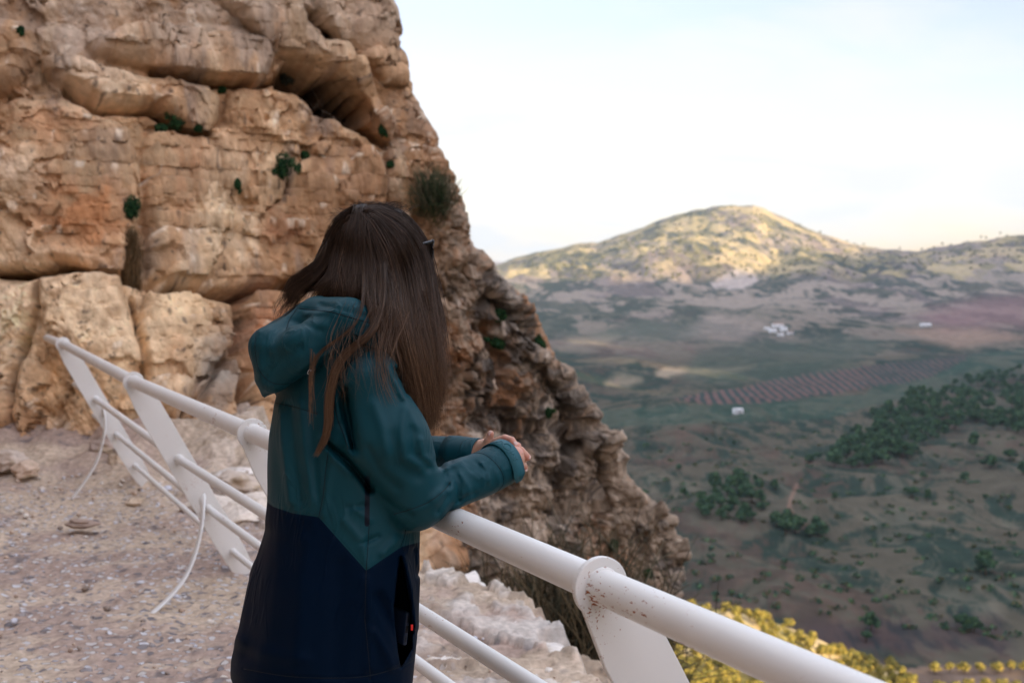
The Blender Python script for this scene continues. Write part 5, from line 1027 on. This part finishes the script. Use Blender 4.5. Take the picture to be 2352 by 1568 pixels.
link("trousers", mesh_np("trousers", LVx, LQx), mat("denim_navy", col=(.008, .016, .032), rough=.8, bump=.3, bscale=300, bdist=.001), person)
for s_, bk in ((1, -.02), (-1, .05)):
    b0_ = np.array((-.40, 2.76, 0)) + FW * (bk - .03) + RT * s_ * .10
    def shoe_f(X, Y, Z): return np.maximum(smin(cone(X, Y, Z, b0_ + UP * .05, b0_ + FW * .15 + UP * .038, .048, .040), cone(X, Y, Z, b0_ + UP * .11, b0_ + UP * .04, .05, .05), .02), -Z + .004)
    v_, q_ = surface_nets(shoe_f, (b0_[0] - .25, b0_[1] - .25, -.01), (b0_[0] + .28, b0_[1] + .28, .19), .006); link("shoe", mesh_np("shoe", v_, q_), mat("shoe_leather", col=(.06, .05, .045), rough=.6), person)
mb = MB(); mb.add(BVx, BQx); mb.add(HVx, HQx)
nails = MB()
me = mesh_np("body", np.concatenate(mb.V), np.concatenate(mb.Q)); Vb = np.concatenate(mb.V); u1, v1 = proj(Vb)
sk = np.broadcast_to(np.array((.50, .29, .205)), Vb.shape).copy()
for (x_, y_, r_) in ((1187, 1025, 9), (1213, 1051, 11), (1207, 1076, 7), (1127, 996, 7), (1176, 1011, 8), (1198, 1036, 8), (1160, 1006, 7)):
    k_ = np.exp(-(((u1 - x_) ** 2 + (v1 - y_) ** 2) / r_ ** 2)); sk = mixc(sk, (.52, .20, .145), k_ * .75)
sk = sk * (1 + .10 * fbm(Vb[:, 0] * 60, Vb[:, 1] * 60, Vb[:, 2] * 60, o=3, seed=231)[:, None])
lipd = np.linalg.norm((Vb - hd(.098, 0, -.062)) / np.array((.03, .03, .012)), axis=1); sk = mixc(sk, (.40, .13, .11), ss(1, .6, lipd)); cattr(me, sk)
m_skin = mat("skin", attr='Col', rough=.5, spec=.4, bump=.25, bscale=260, bdist=.0006); b_ = m_skin.node_tree.nodes['Principled BSDF']; b_.inputs['Subsurface Weight'].default_value = .25; b_.inputs['Subsurface Radius'].default_value = (.012, .004, .002); b_.inputs['Subsurface Scale'].default_value = .5
body = link("body", me, m_skin, person)
m_nail = mat("nail", col=(.66, .46, .42), rough=.25, spec=.5)
for (x_, y_, D_n, dx_, dy_, r_) in ((1184.5, 1019, 2.8475, .55, .83, .0052), (1214.5, 1048.5, 2.857, .7, .7, .0048), (1208, 1078, 2.874, .5, .85, .004), (1125.5, 994.5, 2.8895, .1, -1, .0052)):
    c_ = P(x_, y_, D_n); mb = MB(); bm = bmesh.new(); bmesh.ops.create_uvsphere(bm, u_segments=12, v_segments=8, radius=1); vv = np.array([v.co[:] for v in bm.verts]); qq = [[v.index for v in f.verts] for f in bm.faces if len(f.verts) == 4]; tt = [[v.index for v in f.verts] for f in bm.faces if len(f.verts) == 3]; bm.free()
    dv_ = np.array((dx_, -.15, -dy_)); dv_ /= np.linalg.norm(dv_); nv = np.array((.25, -.9, .35)); nv -= dv_ * (nv @ dv_); nv /= np.linalg.norm(nv); sv_ = np.cross(dv_, nv)
    mb.add(vv @ np.stack([dv_ * r_ * 1.25, nv * .0014, sv_ * r_ * .85]) + c_, qq, tt); mb.build("fingernail", m_nail, body)

# sunglasses
m_gl = mat("black_acetate", col=(.008, .010, .014), rough=.12, spec=.6); m_lens = mat("dark_lens", col=(.02, .025, .03), rough=.05, spec=.8)
def outline(s_):
    pts = []
    for a_ in np.linspace(0, 2 * math.pi, 28, endpoint=False):
        ca_, sa_ = math.cos(a_), math.sin(a_); rx_, ry_ = .027, .0215
        x_ = rx_ * np.sign(ca_) * abs(ca_) ** .7; z_ = ry_ * np.sign(sa_) * abs(sa_) ** .7; x_ *= 1 + .10 * (z_ / ry_); pts.append((s_ * .034 + x_ * 1.0, z_ - .002))
    return pts
gl = empty("sunglasses", tuple(hd(.118, 0, .010))); gl.parent = person; gl.location = Vector(hd(.118, 0, .010)) - person.location
def glp(x_, z_): return hd(.122 - 5.5 * x_ * x_, x_ * 1.04, .016 + z_)
mb = MB(); fr_ = MB()
for s_ in (-1, 1):
    o_ = outline(s_); pts = [glp(*q_) for q_ in o_]; pts.append(pts[0]); V, Q, T = tube_mesh(np.array(pts), .0024, 8, cap=False); fr_.add(V, Q)
    V = np.array([glp(*q_) for q_ in o_] + [glp(s_ * .034, 0)]); mb.add(V, None, [(k, (k + 1) % 28, 28) for k in range(28)])
    V, Q, T = tube_mesh([glp(s_ * .060, .014), glp(s_ * .069, .017)], .0042, 8); fr_.add(V, Q, T)
V, Q, T = tube_mesh([glp(-.010, .006), glp(0, .009), glp(.010, .006)], .002, 8); fr_.add(V, Q, T)
fr_.build("frame", m_gl, gl); mb.build("lens", m_lens, gl)
for s_ in (-1, 1):
    V, Q, T = tube_mesh(catmull([glp(s_ * .069, .016), hd(.06, s_ * .082, .025), hd(-.005, s_ * .088, .015), hd(-.035, s_ * .086, -.015)], 20), .0034, 8, flat=.45); link("temple", mesh_np("temple", V, Q, T), m_gl, gl)

# ---------------------------------------------------------------- hair
RHX, RHZ = .122, .122
def skullD(px, py, lay=0.0):                            # depth of the near side of the hair cap
    x = (px - 866) / F * 2.8 / (.112 + lay); z = -(py - 590) / F * 2.8 / (.122 + lay); r2 = np.clip(x * x + z * z, 0, 1); return 2.80 - (.110 + lay) * np.sqrt(1 - r2)
FAM = [
    ([[(842, 470, 2.83), (840, 474, 2.76), (848, 500, 0), (856, 540, 0), (862, 600, 0), (866, 660, 2.66)], [(812, 472, 2.83), (814, 478, 2.76), (806, 510, 0), (800, 550, 0), (800, 600, 0), (806, 650, 2.69)]], 900, .010, 20),
    ([[(838, 478, 2.75), (880, 478, 2.77), (928, 502, 2.79), (965, 555, 2.80), (977, 610, 2.79), (984, 680, 2.74), (990, 770, 2.70), (1012, 860, 2.69), (1003, 920, 2.69)],
      [(838, 482, 2.73), (872, 488, 0), (925, 522, 0), (960, 580, 0), (972, 650, 2.72), (976, 740, 2.69), (992, 840, 2.66), (984, 900, 2.66), (978, 960, 2.66)]], 1500, .030, 36),
    ([[(838, 474, 2.79), (868, 473, 2.81), (905, 482, 2.83), (943, 515, 2.84), (963, 560, 2.85), (973, 620, 2.84), (988, 700, 2.80), (1000, 800, 2.76)],
      [(836, 477, 2.76), (880, 478, 2.78), (932, 502, 2.79), (966, 555, 2.80), (978, 610, 2.79), (986, 680, 2.76), (1000, 800, 2.72), (1006, 900, 2.71)]], 1700, .024, 40),
    ([[(832, 474, 2.79), (812, 476, 2.80), (785, 490, 2.80), (760, 520, 2.80), (747, 560, 2.80), (735, 600, 2.79), (712, 635, 2.78)],
      [(826, 480, 2.75), (800, 495, 0), (778, 520, 0), (760, 560, 0), (750, 600, 2.74), (722, 640, 2.73), (700, 670, 2.73)]], 900, .014, 22),  # each family: guides (px,py,D or None = on the skull), strands, jitter at tip, clumps
    ([[(838, 480, 2.735), (876, 490, 0), (928, 530, 0), (961, 590, 0), (977, 660, 2.72), (990, 740, 2.70), (1002, 850, 2.68), (990, 960, 2.68)],
      [(835, 488, 0), (868, 510, 0), (905, 570, 0), (925, 640, 0), (940, 740, 2.62), (958, 840, 2.60), (975, 930, 2.62), (985, 1000, 2.64)]], 2600, .020, 60),
    ([[(835, 488, 0), (868, 510, 0), (905, 570, 0), (925, 640, 0), (940, 740, 2.62), (958, 840, 2.60), (968, 920, 2.62), (972, 985, 2.64)],
      [(828, 490, 0), (845, 530, 0), (868, 590, 0), (880, 650, 2.66), (886, 700, 2.60), (902, 760, 2.585), (930, 840, 2.60), (955, 930, 2.63)]], 2000, .016, 45),
    ([[(828, 490, 0), (845, 530, 0), (866, 590, 0), (876, 650, 2.65), (878, 700, 2.59), (880, 740, 2.57), (900, 800, 2.565), (925, 850, 2.58)],
      [(822, 492, 0), (822, 540, 0), (828, 590, 0), (832, 640, 2.66), (838, 690, 2.61), (845, 715, 2.59), (854, 738, 2.58), (866, 762, 2.58)]], 650, .014, 26),
    ([[(822, 492, 0), (822, 540, 0), (828, 590, 0), (830, 640, 2.66), (828, 670, 2.64), (820, 700, 2.64)],
      [(812, 494, 0), (785, 530, 0), (768, 575, 0), (762, 620, 2.72), (768, 660, 2.70), (775, 700, 2.70)]], 1600, .014, 30),
    ([[(812, 494, 0), (785, 530, 0), (768, 575, 0), (752, 612, 2.73), (715, 650, 2.72), (688, 672, 2.72), (672, 700, 2.72)],
      [(806, 490, 0), (770, 510, 0), (748, 555, 0), (735, 595, 2.80), (700, 625, 2.80), (672, 650, 2.80), (660, 690, 2.80)]], 1900, .020, 40),
    ([[(800, 496, 0), (775, 540, 0), (765, 590, 0), (750, 630, 2.72), (728, 660, 2.71), (712, 690, 2.72)],
      [(822, 492, 0), (815, 540, 0), (805, 590, 0), (790, 635, 2.69), (765, 665, 2.68), (748, 700, 2.70)]], 900, .016, 24),
    ([[(886, 600, 0), (886, 660, 2.63), (878, 720, 2.575), (855, 770, 2.545), (808, 808, 2.54), (777, 850, 2.54), (762, 910, 2.54), (757, 970, 2.54), (746, 1010, 2.54), (724, 1046, 2.54)],
      [(868, 600, 0), (872, 660, 2.64), (864, 720, 2.58), (838, 768, 2.55), (790, 808, 2.545), (762, 850, 2.545), (749, 910, 2.545), (747, 970, 2.545), (740, 1010, 2.545), (724, 1044, 2.545)]], 520, .0035, 9),
    ([[(838, 620, 2.68), (836, 680, 2.60), (826, 730, 2.565), (795, 765, 2.55), (745, 800, 2.55), (722, 830, 2.55), (712, 870, 2.54), (713, 920, 2.54)],
      [(832, 620, 2.68), (829, 680, 2.60), (818, 730, 2.565), (785, 768, 2.55), (738, 802, 2.55), (716, 830, 2.55), (708, 870, 2.54), (711, 905, 2.54)]], 34, .006, 3),
    ([[(905, 690, 2.60), (905, 760, 2.56), (890, 820, 2.53), (900, 880, 2.515), (912, 930, 2.51)], [(850, 730, 2.57), (845, 790, 2.54), (858, 850, 2.52), (870, 900, 2.51), (900, 945, 2.51)]], 36, .02, 18),
    ([[(715, 800, 2.55), (708, 860, 2.54), (712, 920, 2.54), (722, 990, 2.54)], [(725, 815, 2.55), (718, 870, 2.54), (716, 930, 2.54), (714, 985, 2.54)]], 16, .010, 8),
]
mbh = MB(); rg = np.random.default_rng(17); NP = 26
def add_strands(fam, n, jit, ncl, rad=.00042, flare=1.0):
    G = []
    for g_ in fam:
        arr = []
        for (x_, y_, d_) in g_: arr.append(P(x_, y_, skullD(x_, y_, .002) if d_ == 0 else d_))
        G.append(catmull(np.array(arr), NP))
    cl = rg.random(ncl); clr = rg.normal(size=(ncl, 3)); lay = rg.random(n) ** 1.2 * .030
    k = rg.integers(0, ncl, n); tp = np.linspace(0, 1, NP)
    t_ = rg.random(n); tt = t_[:, None] + (cl[k] - t_)[:, None] * (.80 * tp[None] ** .8)       # strands of a clump draw together
    base_ = G[0][None] * (1 - tt[..., None]) + G[1][None] * tt[..., None]
    own = rg.normal(size=(n, 3)); wav = rg.normal(size=(n, 3)) * .0022; phs = rg.random(n) * 6.28
    off = own[:, None, :] * (.0012 + jit * .22 * tp[None, :, None] ** 1.6) + clr[k][:, None, :] * (jit * .42 * tp[None, :, None] ** 1.1) + wav[:, None, :] * np.sin(phs[:, None] + tp[None] * 9)[..., None] * tp[None, :, None]
    base_ = base_ + off; base_[..., 1] += (lay[:, None] * ss(0, .25, tp)[None] * 1.0)
    ln_ = .80 + .24 * rg.random(n)                         # uneven ends
    m_ = NP; ti = np.clip(tp[None] * ln_[:, None], 0, 1) * (NP - 1); i0 = np.minimum(ti.astype(int), NP - 2); fr_2 = (ti - i0)[..., None]
    r_ = np.arange(n)[:, None]; pts = base_[r_, i0] * (1 - fr_2) + base_[r_, i0 + 1] * fr_2
    T_ = np.gradient(pts, axis=1); T_ /= np.linalg.norm(T_, axis=2, keepdims=True) + 1e-9; A = np.cross(T_, np.array((.3, 1., .2))); A /= np.linalg.norm(A, axis=2, keepdims=True) + 1e-9; B = np.cross(A, T_)
    rr_ = (rad * (.7 + .7 * rg.random(n)))[:, None] * (1 - .75 * tp[None] ** 3)
    V = np.stack([pts + rr_[..., None] * (math.cos(a_) * A + math.sin(a_) * B) for a_ in (0, 2.094, 4.189)], 2)
    idx = np.arange(n * NP * 3).reshape(n, NP, 3); j_ = np.roll(idx, -1, 2); Q = np.stack([idx[:, :-1], j_[:, :-1], j_[:, 1:], idx[:, 1:]], -1).reshape(-1, 4)
    z = pts[..., 2]; g_ = ss(1.62, 1.16, z) ; tone = (.6 + .8 * rg.random(n)[:, None]) * (.85 + .3 * rg.random(ncl)[k][:, None])
    c_ = mixc(np.broadcast_to(np.array((.036, .0205, .0125)), pts.shape), (.135, .074, .041), g_) * tone[..., None]
    c_ = np.where((rg.random(n) < .06)[:, None, None], c_ * 2.2, c_)
    mbh.add(V.reshape(-1, 3), Q); mbh.c.append(np.repeat(c_.reshape(-1, 3), 3, 0))
for f_, n, j_, c_ in FAM: add_strands(f_, n, j_, c_)
# stray hairs lifted off the head, shoulders and outer edge
for k in range(330):
    kind_ = k % 5
    if kind_ < 2: x0, y0 = 760 + 170 * rg.random(), 0; y0 = 590 - 118 * math.sqrt(max(0, 1 - ((x0 - 866) / 135) ** 2)); g_ = [(x0, y0 + 6, 2.78), (x0 + rg.normal() * 18, y0 - 6 - 6 * rg.random(), 2.78), (x0 + rg.normal() * 34 - 10, y0 - 2 + 12 * rg.random(), 2.78)]
    elif kind_ == 2: x0, y0 = 988 + 8 * rg.random(), 700 + 260 * rg.random(); g_ = [(x0 - 18, y0 - 60, 2.68), (x0, y0, 2.67), (x0 + 16 * rg.random() + 4, y0 + 40, 2.66), (x0 + 24 * rg.random() - 8, y0 + 70, 2.66)]
    elif kind_ == 3: x0, y0 = 700 - 30 * rg.random(), 640 + 40 * rg.random(); g_ = [(x0 + 20, y0 - 15, 2.76), (x0 - 10, y0 + 15, 2.76), (x0 - 28 - 22 * rg.random(), y0 + 40 + 20 * rg.random(), 2.75), (x0 - 20 - 50 * rg.random(), y0 + 60 + 45 * rg.random(), 2.74)]
    else: x0, y0 = 740 + 170 * rg.random(), 760 + 60 * rg.random(); g_ = [(x0 + 30, y0 - 70, 2.58), (x0, y0, 2.54), (x0 + rg.normal() * 14, y0 + 60, 2.52), (x0 + rg.normal() * 30, y0 + 100 + 40 * rg.random(), 2.51)]
    add_strands([g_, g_], 2, .004, 1, rad=.00022)
# the solid mass of hair underneath the loose strands
def hb_f(X, Y, Z):
    d = ellip(X, Y, Z, HD + np.array((-.002, .01, .004)), (.097, .080, .106)); d = smin(d, chain(X, Y, Z, [(P(930, 600, 2.80), .035), (P(945, 700, 2.755), .034), (P(960, 800, 2.72), .024), (P(978, 880, 2.70), .010)], .01), .03)
    d = smin(d, chain(X, Y, Z, [(P(860, 620, 2.785), .05), (P(895, 700, 2.70), .036), (P(918, 770, 2.665), .024), (P(945, 840, 2.67), .012), (P(955, 870, 2.68), .006)], .01), .03)
    d = smin(d, chain(X, Y, Z, [(P(805, 600, 2.80), .055), (P(795, 650, 2.79), .045), (P(780, 690, 2.78), .03)], .01), .03); d = smin(d, chain(X, Y, Z, [(P(770, 590, 2.80), .035), (P(725, 640, 2.79), .022), (P(690, 668, 2.78), .010)], .01), .03)
    return d + .006 * (vnoise(X * 90, Y * 60, Z * 14, seed=241) - .5)
v_, q_ = surface_nets(hb_f, (-.56, 2.56, P(0, 960, 2.66)[2]), (-.13, 2.95, P(0, 450, 2.8)[2]), .006); v_ = smooth(v_, q_, 1)
mbh.add(v_, q_); mbh.c.append(np.broadcast_to(mixc(np.broadcast_to(np.array((.010, .0068, .0052)), v_.shape), (.04, .02, .010), ss(1.62, 1.2, v_[:, 2])), v_.shape))
m_hair = mat("hair_strands", attr='Col', rough=.40, spec=.30)
me = mesh_np("hair", np.concatenate(mbh.V), np.concatenate(mbh.Q)); cattr(me, np.concatenate(mbh.c)); link("hair", me, m_hair, person)

# ================================================================== HAZE
mb = MB(); mb.box((2500, 3500, 150), (9500, 11000, 700)); hz = mb.build("haze", None, None, False)
m_hz = bpy.data.materials.new("haze_air"); m_hz.use_nodes = True; n_ = m_hz.node_tree; n_.nodes.clear(); o_ = n_.nodes.new('ShaderNodeOutputMaterial'); v_ = n_.nodes.new('ShaderNodeVolumePrincipled')
v_.inputs['Density'].default_value = 3.3e-5; v_.inputs['Color'].default_value = (.62, .78, 1.0, 1); v_.inputs['Anisotropy'].default_value = .2; n_.links.new(v_.outputs[0], o_.inputs['Volume'])
hz.data.materials.append(m_hz); tag(hz, 'thin blue evening haze over the valley', 'haze', kind='stuff')
